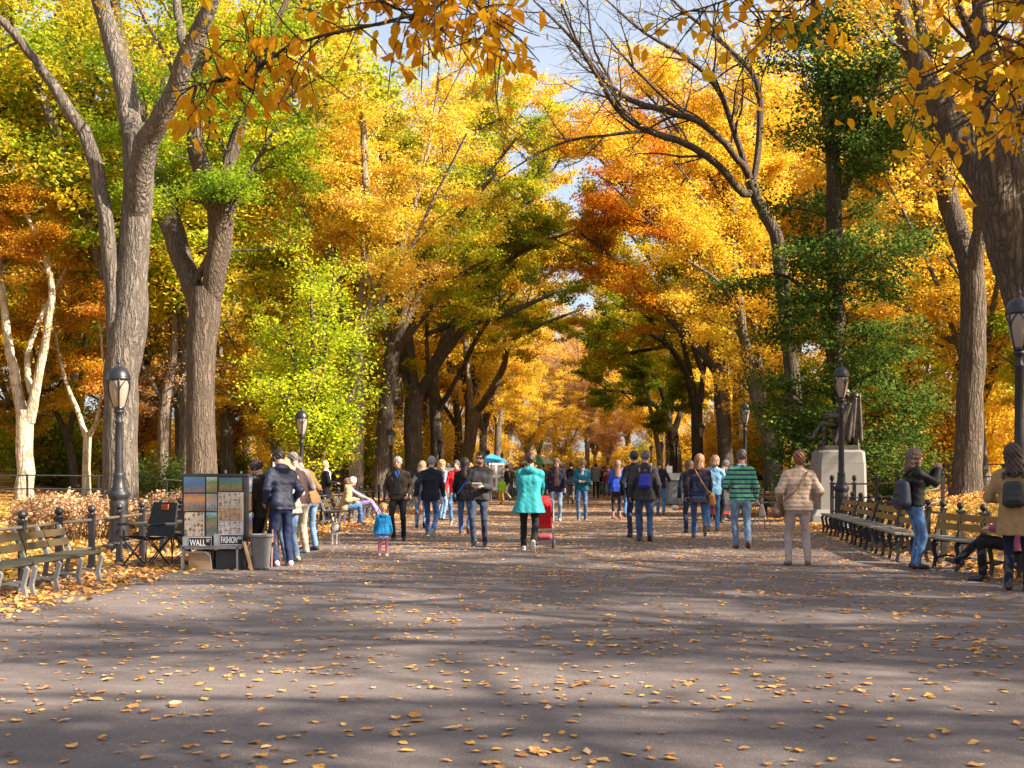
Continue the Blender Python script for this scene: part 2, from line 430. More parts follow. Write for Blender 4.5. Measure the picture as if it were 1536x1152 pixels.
hero_tree('plane_tree', 'pale whitish forked plane tree at the far left edge beyond the wire fence', 3, 46, [
  ([(37,762,26),(37,690,24),(38,615,24)], None),
  ([(34,632,17),(22,560,14),(8,480,12),(0,400,9),(-20,300,5)], .62, 1),
  ([(43,632,18),(52,590,14),(70,500,11),(78,430,9),(60,370,7),(30,300,4)], .62, -1),
  ([(48,590,10),(40,540,9),(60,480,7),(90,420,5),(130,360,3)], .62, 2)],
  20400, .13, ((0,(.40,.24,.02)),(.5,(.66,.34,.03)),(1,(.70,.36,.09))), PLANE, 'pale trees beyond the wire fence', tint=(.5,.2), P=dict(d1=1.5, L1=2.8, twigmesh=False))
hero_tree('plane_tree', 'slender pale tree forking low, between the white plane tree and the huge grey elm', 4, 48, [
  ([(130,757,12),(130,690,11),(131,648,12)], None),
  ([(128,655,9),(118,620,7),(95,560,5),(80,480,3)], .62, 1), ([(133,655,8),(145,630,6),(155,560,4),(150,480,3)], .62, -1)],
  11900, .13, ((0,(.40,.24,.02)),(.5,(.66,.34,.03)),(1,(.70,.36,.09))), PLANE, 'pale trees beyond the wire fence', tint=(.5,.2), P=dict(d1=1.5, L1=2.4, twigmesh=False))
hero_tree('elm_tree', 'dark leaning tree trunk beside the slender pale tree', 5, 55, [
  ([(116,752,15),(108,690,13),(98,640,12)], None), ([(98,645,9),(80,610,7),(60,560,5),(40,480,3)], .3), ([(102,650,9),(118,590,7),(128,500,4)], .3)],
  7650, .15, GOLD, ELMD, 'trees beyond the wire fence', P=dict(twigmesh=False))
hero_tree('elm_tree', 'brown straight trunk with bare pinkish twigs between the two thick left elms', 6, 50, [
  ([(247,757,22),(246,690,20),(250,600,18),(262,530,12),(262,450,6)], .6), ([(250,600,9),(290,560,7),(330,540,4)], .1), ([(250,610,8),(220,560,6),(200,520,3)], .1),
  ([(254,570,8),(300,500,5),(350,480,3)], .1)],
  1500, .12, PALE, TWIG, 'trees beyond the wire fence', P=dict(d1=1.6, L1=2.6, d2=2.4, bare=2, trop=-.02))
hero_tree('elm_tree', 'short brown trunk with a pale round burl, right of the thick brown elm', 7, 55, [
  ([(343,752,20),(342,690,19),(340,640,18),(336,590,12),(330,520,7)], .6), ([(340,640,10),(365,600,7),(385,560,4)], .2)],
  3500, .14, GOLD, ELM, 'trees beyond the wire fence', P=dict(twigmesh=False))
# the small bushy lime-yellow maple
rng = np.random.default_rng(8)
_l = []
for a in range(20):
    th = rng.uniform(0, 6.28); o_ = rng.uniform(.5, 2.75)
    _l.append(([(470, 745 - rng.uniform(0, 90), 8), (470 + 16*o_*math.cos(th), 640 - rng.uniform(0, 90), 5, o_*math.sin(th)*.6),
                (470 + 42*o_*math.cos(th), 540 - rng.uniform(-90, 150)*(1.25-.3*o_), 2.5, o_*math.sin(th)*1.2)], .15))
hero_tree('maple_tree', 'small bushy maple with bright lime yellow leaves beside the picture stall', 8, 39, [([(472,765,13),(471,720,10),(470,640,8),(468,500,5),(465,400,3)], .25)] + _l,
  31280, .12, ((0,(.22,.36,.02)),(.4,(.44,.56,.03)),(.75,(.66,.62,.04)),(1,(.78,.54,.04))), ELM, 'leafy young trees', tint=(.48,.17), spread=.30, vert=.4,
  P=dict(d1=2.2, L1=1.7, d2=2.4, L2=.8, bias=(0,0,.25), twigmesh=False))
# west row of the promenade
hero_tree('elm_tree', 'elm with two pale upright stems behind the lime yellow maple, light golden crown', 9, 51, [
  ([(533,756,23),(535,690,21),(537,600,20),(535,500,19)], None),
  ([(537,510,14),(546,420,13),(549,330,12),(546,230,10),(540,100,7),(535,-60,3)], .2, -1.5), ([(530,505,13),(505,420,11),(488,330,10),(480,220,9),(470,60,6),(465,-60,3)], .2, 1.5),
  ([(538,520,11),(585,420,9),(625,300,7),(650,180,5),(660,90,3)], .15, 2), ([(538,530,10),(560,440,8),(600,400,6),(660,280,4),(700,200,3)], .1, -4), ([(500,400,7),(450,300,5),(420,200,3)], .1, -2)],
  48960, .15, YELLOW, bark((.42,.33,.24)), tint=(.55,.2), P=dict(d1=1.5, L1=3.6, L2=1.5, twigmesh=False))
hero_tree('elm_tree', 'dark limbed elm behind the grey haired man in brown, yellow green crown', 10, 57, [
  ([(573,750,28),(575,680,25),(580,600,24),(590,515,23)], None),
  ([(586,530,16),(575,440,14),(600,330,11),(620,280,8),(640,180,4)], .45, 3), ([(592,515,15),(612,440,12),(640,380,10),(690,320,7),(745,260,4)], .45, -3),
  ([(594,525,12),(640,470,9),(680,420,7),(730,390,4)], .35, -5),
  ([(590,525,11),(650,400,9),(720,280,7),(780,200,4)], .35, 0), ([(600,480,9),(600,350,7),(570,230,5),(600,130,3)], .35, 4), ([(640,200,6),(690,150,5),(760,110,3)], .1, 2), ([(620,280,6),(690,210,5),(770,170,3)], .1, -1), ([(640,470,8),(700,380,6),(770,330,3)], .25, 3)],
  42160, .16, MIXED, ELM, tint=(.5,.2), P=dict(d1=1.4, L1=3.4, twigmesh=False))
hero_tree('elm_tree', 'tall elm with three spreading dark limbs behind the left lamp row, gold and green crown', 11, 62, [
  ([(622,746,33),(621,690,28),(621,640,26),(622,580,26)], None),
  ([(616,590,16),(600,520,14),(598,420,12),(590,330,9),(580,220,4)], .5, 2), ([(622,590,17),(614,500,14),(627,440,11),(670,400,9),(740,340,6),(800,300,3)], .45, -2),
  ([(628,590,16),(660,540,13),(700,490,11),(760,470,8),(830,440,4)], .45, -5), ([(660,545,9),(700,440,7),(760,380,5),(840,340,3)], .25, 3), ([(640,500,8),(690,480,6),(770,400,4)], .25, 2),
  ([(640,560,12),(720,420,9),(790,290,7),(840,190,4)], .35, 0), ([(700,450,8),(780,380,6),(850,350,4),(890,330,2)], .25, -3), ([(650,430,8),(680,300,6),(720,180,3)], .25, 4)],
  54400, .165, MIXED, ELM, tint=(.48,.22), P=dict(d1=1.4, L1=3.4, twigmesh=False, bias=(.1,0,.1)))
hero_tree('elm_tree', 'slim upright elm between the three-limbed elm and the leaning elm', 12, 72, [
  ([(657,740,20),(655,650,18),(650,590,16)], None), ([(650,595,12),(660,520,10),(690,450,7),(700,360,4)], .45, 2), ([(655,620,9),(690,560,8),(720,500,6),(770,440,3)], .45, -3), ([(648,600,8),(640,500,6),(650,400,4)], .45, 4),
  ([(700,400,7),(730,270,6),(770,170,5),(800,130,3)], .1, 1), ([(690,480,7),(760,360,6),(820,270,4),(850,220,2)], .25, 0), ([(660,540,8),(740,450,6),(820,400,4),(860,390,2)], .25, 2)],
  29920, .2, GOLD, ELM, tint=(.4,.2), P=dict(twigmesh=False, d1=1.2, L1=3.4))
hero_tree('elm_tree', 'pale leaning elm whose limb arches over the promenade from the left', 13, 82, [
  ([(688,737,22),(704,665,18),(712,615,17)], None), ([(708,625,11),(702,560,9),(695,470,7),(690,380,3)], .5, 3),
  ([(714,618,13),(735,590,11),(755,550,10),(765,515,8),(805,490,6),(870,465,3)], .5, -4), ([(755,552,7),(760,490,6),(780,420,4),(820,360,3)], .45, 2),
  ([(765,515,7),(790,440,6),(840,400,5),(880,380,3)], .25, 3), ([(700,540,7),(740,430,6),(800,340,4)], .25, 4)],
  32640, .21, MIXED, bark((.40,.30,.21)), tint=(.5,.22), P=dict(twigmesh=False, d1=1.3, L1=3.6, L2=1.5))
hero_tree('elm_tree', 'thin dark trunk close behind the foot of the pale leaning elm', 14, 88, [
  ([(684,735,13),(688,660,12),(682,590,10),(670,520,7),(665,430,3)], .6), ([(686,640,7),(660,600,6),(640,560,3)], .3)],
  7650, .2, ORANGE, ELMD, P=dict(twigmesh=False))
# east row
hero_tree('elm_tree', 'tall furrowed elm trunk behind the woman with the backpack, bending left near its fork', 15, 33, [
  ([(1450,750,50),(1450,700,42),(1455,600,37),(1460,480,38),(1456,390,37)], None),
  ([(1456,490,26),(1455,420,35),(1442,360,33),(1428,320,31),(1413,260,29),(1405,200,26),(1390,100,20),(1370,-20,14),(1350,-170,6)], .5, 2),
  ([(1457,470,20),(1462,400,24),(1470,330,21),(1468,270,19),(1475,150,14),(1500,0,7)], .4, -1)],
  13600, .11, ORANGE, bark((.165,.128,.10)), P=dict(d1=1.0, bias=(.2,.3,.2)))
hero_tree('elm_tree', 'massive leaning elm cut by the right edge, deeply furrowed bark and several heavy limbs', 16, 20.5, [
  ([(1640,824,80),(1582,600,68),(1550,480,68),(1518,350,74),(1494,265,80)], None),
  ([(1530,420,44),(1506,335,56),(1476,268,54),(1440,208,47),(1400,150,43),(1375,90,34),(1350,20,26),(1330,-100,18),(1300,-280,7)], .6, 1.5),
  ([(1532,420,42),(1505,320,50),(1488,240,40),(1480,170,31),(1475,80,24),(1468,0,18),(1440,-150,8)], .5, -1.5),
  ([(1534,420,44),(1510,320,56),(1508,240,52),(1525,170,45),(1560,80,35),(1600,-60,22),(1640,-250,8)], .5, 1), ([(1480,110,16),(1450,40,13),(1420,-40,7)], .5, -1)],
  12750, .085, ORANGE, bark((.165,.128,.10),.2,.8), P=dict(d1=.9))
hero_tree('elm_tree', 'dark green leafy elm behind the bronze statue, clothed in leaves from crown to foot', 17, 36, [
  ([(1262,770,32),(1260,640,27),(1256,500,25),(1252,380,24),(1250,250,22),(1240,150,19),(1225,40,15),(1215,-90,7)], .14),
  ([(1252,245,14),(1262,150,12),(1275,60,9),(1290,-50,5)], .1, 1), ([(1265,300,13),(1287,220,11),(1307,150,8),(1335,50,4)], .1, -1),
  ([(1258,600,8),(1300,560,6),(1330,560,3)], .1, -1), ([(1258,640,8),(1210,610,6),(1180,600,3)], .1, -1), ([(1258,430,8),(1310,380,5),(1340,370,3)], .1, -2), ([(1250,470,8),(1190,420,5),(1160,410,3)], .1, -2),
  ([(1262,690,8),(1310,650,5),(1350,640,3)], .1, .5), ([(1262,680,8),(1215,660,5),(1170,650,3)], .1, .5)],
  78000, .118, GREEN, bark((.14,.105,.08)), tint=(.45,.2), vert=.3, spread=.32, P=dict(d1=3.0, L1=2.5, d2=3.0, L2=1.0, trop=-.045, twigmesh=False, bias=(0,0,-.05)))
hero_tree('elm_tree', 'bare elm with long leafless branches arching towards the middle of the sky', 18, 40, [
  ([(1212,765,28),(1195,640,24),(1180,480,22),(1165,360,20),(1140,310,18),(1126,272,17)], None),
  ([(1126,290,13),(1110,288,11),(1080,250,11),(1030,215,10),(970,195,9),(932,170,8),(905,130,6),(870,70,4),(840,0,2)], .25, -6),
  ([(1122,262,12),(1108,240,10),(1060,190,10),(1020,172,9),(945,150,8),(905,118,7),(860,60,5),(800,0,2.5)], .25, -4),
  ([(1124,268,12),(1112,230,10),(1095,180,9),(1072,125,8),(1020,80,6),(960,45,4),(900,-10,2)], .25, -1),
  ([(1130,275,11),(1140,190,10),(1133,120,9),(1090,70,8),(1030,20,5),(980,-30,3)], .25, 2),
  ([(970,196,6),(930,200,5),(850,212,4),(790,240,3),(740,275,2)], .2, -2), ([(932,170,6),(915,120,5),(890,70,4),(880,-10,2)], .15, -1), ([(1060,190,6),(1000,150,5),(940,90,4),(900,40,2)], .15, 1)],
  350, .12, ORANGE, bark((.135,.10,.078),.3), P=dict(d1=1.7, L1=2.9, d2=2.6, L2=1.3, bare=2, trop=.04, bias=(-.35,0,.3)))
hero_tree('elm_tree', 'slender elm leaning left beside the right lamp, warm orange crown', 19, 46, [
  ([(1167,753,25),(1160,690,22),(1142,620,19),(1126,560,17),(1112,480,15),(1103,400,13),(1100,330,10),(1095,240,7),(1110,120,3)], .35),
  ([(1105,410,8),(1080,340,6),(1040,280,4),(1010,240,2)], .1, -2), ([(1100,330,7),(1120,250,5),(1140,150,3)], .1, 2), ([(1110,470,7),(1075,420,5),(1030,390,3)], .1, -3), ([(1098,300,6),(1060,220,5),(1030,130,3)], .1, 3),
  ([(1110,440,8),(1040,330,6),(960,240,5),(900,200,3)], .1, 0), ([(1100,320,7),(1020,200,5),(950,120,3)], .1, 2)],
  47600, .14, ORANGE, tint=(.5,.2), P=dict(d1=1.6, L1=3.0, twigmesh=False, L2=1.4))
hero_tree('elm_tree', 'thin dark stem growing close against the slender orange elm', 20, 48, [
  ([(1153,752,14),(1150,650,12),(1140,560,11),(1128,450,9),(1130,350,7),(1138,200,3)], .5)], 7650, .14, ORANGE, ELMD, P=dict(d1=1.2, twigmesh=False))
hero_tree('elm_tree', 'stout dark forked elm right of the striped sweater man, orange and yellow crown', 21, 57, [
  ([(1091,752,27),(1088,680,23),(1083,600,22),(1079,545,23)], None),
  ([(1076,560,15),(1055,530,12),(1030,505,10),(1005,480,7),(960,440,3)], .5, -3), ([(1082,552,16),(1092,510,14),(1082,470,11),(1065,430,10),(1060,370,7),(1070,280,3)], .45, -1),
  ([(1085,545,10),(1097,480,8),(1100,420,6),(1120,330,3)], .45, 2), ([(1060,430,8),(1020,370,6),(960,320,4),(920,280,2)], .25, -2), ([(1062,400,7),(1000,300,5),(960,200,3)], .25, 2),
  ([(1040,515,8),(970,440,7),(910,380,5),(870,350,3)], .25, 1), ([(1062,400,7),(980,330,6),(910,250,4),(870,210,3)], .25, 1), ([(1062,380,7),(1030,250,5),(980,150,3)], .25, 3)],
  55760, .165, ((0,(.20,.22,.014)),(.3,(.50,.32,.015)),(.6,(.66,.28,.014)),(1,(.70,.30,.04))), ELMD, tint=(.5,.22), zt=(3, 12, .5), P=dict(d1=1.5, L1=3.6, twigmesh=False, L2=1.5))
hero_tree('elm_tree', 'dark elm standing behind the right lamp row, olive and gold crown reaching over the walk', 22, 73, [
  ([(1049,741,20),(1047,680,18),(1044,598,18)], None), ([(1040,608,12),(1028,560,9),(1005,520,7),(950,490,5),(900,470,2)], .45, -3), ([(1050,602,11),(1055,560,8),(1065,480,5),(1060,380,3)], .45, 2), ([(1044,600,9),(1020,500,7),(980,420,5),(930,380,2)], .45, 1),
  ([(1030,560,8),(960,460,6),(890,400,4),(850,380,2)], .25, 2), ([(1055,560,8),(1000,430,6),(930,330,4)], .25, 3), ([(1000,520,6),(930,530,5),(880,520,3)], .25, -2)],
  40800, .2, OLIVE, ELMD, tint=(.55,.22), P=dict(d1=1.4, L1=4.0, twigmesh=False, L2=1.6))
hero_tree('elm_tree', 'short pale trunk among the dark trunks of the right row', 23, 88, [
  ([(992,734,11),(990,690,9),(982,640,8),(970,590,5),(950,540,3)], .5), ([(985,650,5),(1000,600,4),(1010,560,2)], .2)], 11900, .22, OLIVE, bark((.50,.42,.33)), tint=(.35,.2), P=dict(twigmesh=False))
hero_tree('elm_tree', 'farthest dark trunk of the right row, low olive green crown beside the sky gap', 24, 95, [
  ([(1014,732,20),(1013,685,18),(1008,645,17)], None), ([(1004,650,11),(985,610,8),(950,590,6),(900,585,3)], .45, -3), ([(1010,650,10),(1025,600,8),(1020,540,5)], .45, 3), ([(1008,648,9),(985,570,6),(930,530,4),(880,510,2)], .45, 0)],
  27200, .22, OLIVE, ELMD, tint=(.4,.22), P=dict(d1=1.4, L1=4.2, twigmesh=False, L2=1.8))
# ---------------------------------------------------------------- the woods: a few whole trees, planted again and again
TP = [template(31, 25, 7.5, 29920, .26, tint=(.5,.2), flat=.6), template(32, 23, 8.0, 29920, .26, tint=(.5,.2)), template(33, 26, 6.5, 29920, .26, n_l=5, tint=(.5,.2)),
      template(34, 16, 5.5, 23120, .2, n_l=5, tint=(.5,.22), P=dict(d1=1.2)), template(35, 9.5, 3.8, 15300, .16, n_l=6, tint=(.5,.22), P=dict(d1=1.6))]
rng = np.random.default_rng(77)
def wood_tree(t, x, y, sc, r_, label, group, b=ELM, zs=1.0, name='elm_tree'):
    plant_template(TP[t], x, y, sc, rng.uniform(0, 6.28), name, label, r_, b, group, zs=zs)
GW, GE = 'trees in the woods left of the promenade', 'trees in the woods right of the promenade'
lw = {'g': (GOLD, 'golden tree in the woods left of the promenade'), 'o': (ORANGE, 'orange tree in the woods left of the promenade'), 'm': (MIXED, 'green and gold tree in the woods left of the promenade'),
      'l': (LIME, 'yellow green tree in the woods left of the promenade'), 'd': (OLIVE, 'dark olive tree in the woods left of the promenade'), 'y': (YELLOW, 'light yellow tree in the woods left of the promenade'), 'p': (PALE, 'pale peach tree in the woods left of the promenade')}
for t, x, y, sc, c in [(0,-29.5,52,1.0,'m'),(1,-34,60,1.0,'g'),(2,-20,58,1.0,'m'),(0,-42,66,1.1,'g'),(1,-27,70,1.1,'m'),(2,-17,72,1.05,'l'),(0,-36,82,1.1,'o'),(1,-50,80,1.1,'d'),
      (2,-22,88,1.1,'g'),(3,-31,48,.9,'g'),(3,-29,46,.85,'m'),(4,-27,56,1.0,'y'),(4,-36,55,1.1,'l'),(3,-16,64,.9,'m'),(4,-14,52,.9,'g'),(0,-14,100,1.0,'o'),(1,-24,108,1.15,'g'),(2,-38,105,1.2,'g'),
      (0,-52,100,1.3,'m'),(4,-20,66,1.0,'g'),(4,-29,76,1.2,'o'),(4,-40,74,1.3,'d'),(2,-33,42,1.05,'m'),(4,-24,62,.9,'p'),(3,-46,58,1.0,'o'),(1,-14,84,.95,'y'),(0,-18,38,.0,'m'),(3,-13.5,60,.7,'l')]:
    if sc > 0: wood_tree(t, x, y, sc, lw[c][0], lw[c][1], GW)
rw = {'g': (GOLD, 'golden tree in the woods right of the promenade'), 'o': (ORANGE, 'orange tree in the woods right of the promenade'), 'm': (MIXED, 'green and gold tree in the woods right of the promenade'),
      'l': (LIME, 'yellow green tree in the woods right of the promenade'), 'd': (OLIVE, 'dark olive tree in the woods right of the promenade')}
for t, x, y, sc, c in [(0,17,52,1.0,'o'),(1,23,58,1.0,'o'),(2,13,62,1.0,'o'),(3,15,44,.85,'o'),(4,17,42,.9,'l'),(4,20,48,1.0,'m'),(4,13.5,48,.8,'l'),(3,24,47,.85,'o'),(0,30,66,1.1,'g'),(1,17,72,1.05,'o'),
      (2,24,80,1.1,'g'),(0,12,84,1.0,'o'),(4,24,62,1.2,'d'),(4,15,58,1.0,'m'),(4,30,56,1.2,'m'),(1,34,84,1.2,'o'),(2,16,98,1.1,'o'),(0,27,102,1.2,'g'),(3,11.5,70,.7,'m'),(4,11,58,.8,'l'),(3,22,38,.75,'o')]:
    wood_tree(t, x, y, sc, rw[c][0], rw[c][1], GE)
for t, x, y, sc, c in [(0,-13.5,64,1.0,'y'),(2,-12.5,76,1.05,'g'),(0,-19,47,1.0,'m'),(2,-28.5,44,1.0,'m'),(1,-31,54,1.15,'m'),(2,-17,50,1.0,'m'),(0,-12,90,1.1,'g')]: wood_tree(t, x, y, sc, lw[c][0], lw[c][1], GW)
for t, x, y, sc, c in [(2,10.5,80,1.0,'o'),(0,11,96,1.1,'g')]: wood_tree(t, x, y, sc, rw[c][0], rw[c][1], GE)
# rows farther down the walk
for t, x, y, sc, r_, lb in [(0,-9.8,96,.95,GOLD,'golden elm of the left row far down the promenade'),(1,-10,112,.95,ORANGE,'orange elm of the left row far down the promenade'),(2,-10,130,.95,GOLD,'golden elm of the left row far down the promenade'),
      (1,-10,150,1.0,ORANGE,'orange elm of the left row far down the promenade'),(0,8,112,.95,MIXED,'green and gold elm of the right row far down the promenade'),(2,8.5,130,.9,GOLD,'golden elm of the right row far down the promenade'),(1,8.5,150,.9,ORANGE,'orange elm of the right row far down the promenade')]:
    wood_tree(t, x, y, sc, r_, lb, 'far trees of the two promenade rows')
for t, x, y, sc, r_, lb in [(3,-7,176,1.25,YELLOW,'pale yellow tree closing the far end of the walk'),(3,1,185,1.1,((0,(.20,.22,.03)),(.5,(.40,.34,.05)),(1,(.55,.36,.08))),'yellow green tree closing the far end of the walk'),(1,-3,205,1.25,PALE,'pale pinkish tree closing the far end of the walk'),
      (1,7,200,1.2,PALE,'pale pinkish tree closing the far end of the walk'),(3,12,180,1.3,ORANGE,'orange tree closing the far end of the walk'),(1,-14,200,1.3,ORANGE,'orange tree closing the far end of the walk'),
      (1,-26,190,1.2,GOLD,'golden tree closing the far end of the walk'),(1,24,190,1.2,GOLD,'golden tree closing the far end of the walk'),(4,5,172,.7,ORANGE,'small orange tree closing the far end of the walk')]:
    wood_tree(t, x, y, sc, r_, lb, 'trees closing the far end of the walk', TWIG)
for t, x, y, sc, c in [(2,22,62,.8,'g'),(3,29,76,1.0,'o'),(3,18.5,56,.8,'l'),(3,34,92,1.1,'m')]: wood_tree(t, x, y, sc, rw[c][0], rw[c][1], GE)
for t, x, y, sc, c in [(3,-17,92,.9,'l'),(3,-14,78,.8,'g'),(3,-20,100,1.0,'m'),(3,-14,118,.9,'o')]: wood_tree(t, x, y, sc, lw[c][0], lw[c][1], GW)
# two near trees stand outside the picture; their low boughs hang into its top edge
def overhang(seed, x, y, boughs, n, label, ramp_, dens=2.2):
    rg = np.random.default_rng(seed)
    e = empty('elm_tree', (x, y, 0), 0, label, 'tree', 'near trees with boughs hanging over the walk')
    o = np.array([x, y, 0.])
    ls = [(np.array([(x,y,-.2),(x,y,1.5),(x*1.03,y,4.2),(x*1.0,y-.3,8),(x*.95,y-.6,12.)]) - o, [.55,.42,.36,.28,.1], .6)]
    for b in boughs:
        pts = [np.array(at_depth(p[0], p[1], p[2])) for p in b]
        pts = [np.array((x, y, pts[0][2] + .3))] + pts
        ls.append((np.array(pts) - o, np.linspace(.011, .0025, len(pts)), None))
    wood, tw = grow(rg, ls, dict(L1=2.6, d1=.9, twigmesh=False, step=.3))
    C = []; fol = foliage(rg, tw, n, .1, tint=(.5,.2))
    for b in ls[1:]:
        Q, _ = densify(b[0], b[1], .25); m = len(Q)
        for t in np.linspace(.35, .98, int(len(Q) * dens)):
            p = interp(Q, [t])[0]; d = rg.normal(0, 1, 3); d[2] -= .35; d[1] *= .7; d /= np.linalg.norm(d)
            w = walk(rg, p, d, rg.uniform(.15, .42), 3, .25, -.05)
            wood.tube(w, [.004, .003, .0025, .002], 4, caps=False)
            for k in range(rg.integers(2, 6)): C.append(interp(w, [rg.uniform(.2, 1)])[0] + rg.normal(0, .035, 3))
    C = np.array(C); N = len(C)
    # big hanging leaves: six-cornered blades drooping from the stalk
    A = np.stack([rg.normal(0, .45, N), rg.normal(0, .45, N), rg.uniform(-1.1, -.15, N)], 1); A /= np.linalg.norm(A, axis=1)[:, None]
    B = np.cross(A, rg.normal(0, 1, (N, 3))); B /= np.linalg.norm(B, axis=1)[:, None]; Nn = np.cross(A, B)
    s = rg.uniform(.028, .082, (N, 1))
    base = C; wd = rg.uniform(.6, 1.15, (N, 1)); cu = rg.uniform(.02, .2, (N, 1))
    v = np.stack([base, base+A*s*.3+B*s*.34*wd+Nn*s*cu, base+A*s*.68+B*s*.28*wd+Nn*s*(cu+.04), base+A*s*1.05-Nn*s*cu*1.5, base+A*s*.68-B*s*.28*wd+Nn*s*(cu+.02), base+A*s*.3-B*s*.33*wd+Nn*s*cu], 1).reshape(-1, 3)
    i = np.arange(N)[:, None] * 6
    q = np.concatenate([i + np.array([[0,1,2,3]]), i + np.array([[0,3,4,5]])])
    fol.add(v, [q]); tt = np.clip(rg.normal(.5, .3, N), 0, 1); fol.tint.append(np.concatenate([tt, tt]))
    wood.build('trunk', ELMD, e, True); fol.build('crown', leafm(ramp_), e)
NEAR = ((0,(.66,.42,.02)),(.5,(.74,.40,.018)),(1,(.76,.32,.016)))
overhang(41, -6.5, 3.6, [[(80,-330,4.3),(300,-160,4.6),(520,-30,4.8),(650,40,4.9),(760,75,5.0)], [(200,-280,4.4),(420,-120,4.6),(600,-30,4.9),(690,-20,5.1)], [(560,-60,4.7),(430,70,4.8),(360,110,4.9),(285,130,5.0)],
   [(480,-130,4.6),(620,-60,4.6),(700,-5,4.7),(745,35,4.8)]], 3000, 'elm outside the left edge whose low orange bough hangs across the top of the view', NEAR)
overhang(42, 6.6, 1.9, [[(1750,-160,4.2),(1600,-60,4.4),(1480,60,4.6),(1400,110,4.7),(1325,140,4.8)], [(1700,-120,4.2),(1580,40,4.3),(1500,130,4.5),(1450,190,4.6)], [(1800,-260,4.3),(1500,-190,4.5),(1250,-90,4.7),(1100,-5,4.9),(1020,20,5.0)],
   [(1650,-60,4.2),(1560,90,4.3),(1530,190,4.4)], [(1500,-190,4.6),(1350,-90,4.7),(1200,15,4.8),(1130,30,4.9)]], 3500, 'elm outside the right edge whose orange leafy bough hangs before the massive leaning elm', NEAR, 1.3)
# shade trees standing right of the view, thin crowned
TS = [template(51, 17, 6.0, 9500, .16, tint=(.5,.2), spread_k=.9, P=dict(twigmesh=True, bare=1)), template(52, 20, 6.5, 10500, .16, tint=(.5,.2), spread_k=.9, P=dict(twigmesh=True, bare=1))]
def shade_tree(t, x, y, sc, rz, r_, lb): plant_template(TS[t], x, y, sc, rz, 'elm_tree', lb, r_, ELM, 'thin crowned trees on the near right lawn')
for t, x, y, sc, rz, r_, lb in [(0,13.5,11.0,.9,.3,ORANGE,'orange shade tree standing on the near right lawn'),(1,20,3,.95,1.2,GOLD,'golden shade tree near the right lawn'),(1,26,12,1.0,2.2,MIXED,'green and gold shade tree behind the orange one on the right lawn'),(0,15,-2,1.0,3.1,ORANGE,'orange shade tree behind the camera to the right'),(1,17,8,.85,4.4,YELLOW,'light yellow shade tree in the middle of the near right lawn'),(0,23,-1,1.05,5.2,GOLD,'golden shade tree at the back of the near right lawn'),(0,14.5,18.5,.9,.9,GOLD,'golden shade tree past the orange one on the right lawn'),(1,15.5,25.5,.85,2.6,ORANGE,'orange shade tree right of the tall furrowed elm'),(1,21,19,.95,3.6,YELLOW,'light yellow shade tree deep in the right lawn')]:
    shade_tree(t, x, y, sc, rz, r_, lb)
# understorey: bushy saplings and shrubs that close the view between the trunks
def bush_template(seed, H, w, n, size):
    rg = np.random.default_rng(seed); st = MB(); tw = []
    for i in range(26):
        a = rg.uniform(0, 6.28); q = rg.uniform(.1, 1); p = walk(rg, (.25*math.cos(a), .25*math.sin(a), -.2), (math.cos(a)*q*w/H*1.1, math.sin(a)*q*w/H*1.1, 1), H*rg.uniform(.55, 1.0)*(1-.25*q), 6, .12, 0)
        st.tube(p, np.linspace(.045, .008, 7), 5, caps=False)
        for k in range(5):
            j = rg.integers(1, 6); b = walk(rg, p[j], side_dir(rg, p[j]-p[j-1], R(60), 0), H*.22, 4, .2, 0); tw.append(b)
        tw.append(p[1:])
    f = foliage(rg, tw, n, size, H*.07, tint=(.5,.2))
    return st.mesh('trunk', True), f.mesh('crown', False)
TBs = [bush_template(61, 4.2, 2.4, 7650, .17), bush_template(62, 6.0, 3.0, 11050, .18), bush_template(63, 2.6, 1.9, 5100, .14)]
rng = np.random.default_rng(99)
BC = [(LIME,'yellow green'),(GOLD,'golden'),(OLIVE,'olive green'),(ORANGE,'orange'),(GREEN,'dark green'),(MIXED,'green and gold')]
for side in (-1, 1):
    for k in range(34):
        y = rng.uniform(68, 135); x = side * (13 + (y - 45) * .12 + rng.uniform(0, 1) ** 1.2 * (16 + y * .38)); t = int(rng.integers(0, 3)); c_, nm = BC[int(rng.choice([0,0,1,2,2,3,4,5,5]))]
        plant_template(TBs[t], x, y, rng.uniform(.85, 1.3), rng.uniform(0, 6.28), 'sapling' if t < 2 else 'shrub', '%s %s in the undergrowth of the woods on the %s' % (nm, ('bushy sapling', 'tall bushy sapling', 'low shrub')[t], 'left' if side < 0 else 'right'), c_, ELMD, 'undergrowth of the woods on the %s' % ('left' if side < 0 else 'right'), 'bush')
for k in range(30):
    side = -1 if k % 2 else 1; y = 112 + 60 * rng.uniform(0, 1); x = side * (22 + 5.5 * (k // 2) + rng.uniform(-2, 2)); c_, nm = [(GOLD,'golden'),(ORANGE,'orange'),(MIXED,'green and gold'),(YELLOW,'light yellow')][int(rng.integers(0, 4))]
    plant_template(TP[int(rng.integers(0, 4))], x, y, rng.uniform(.95, 1.3), rng.uniform(0, 6.28), 'elm_tree', '%s tree in the deep woods at the %s' % (nm, 'left' if side < 0 else 'right'), c_, ELMD, 'deep woods at the %s' % ('left' if side < 0 else 'right'))
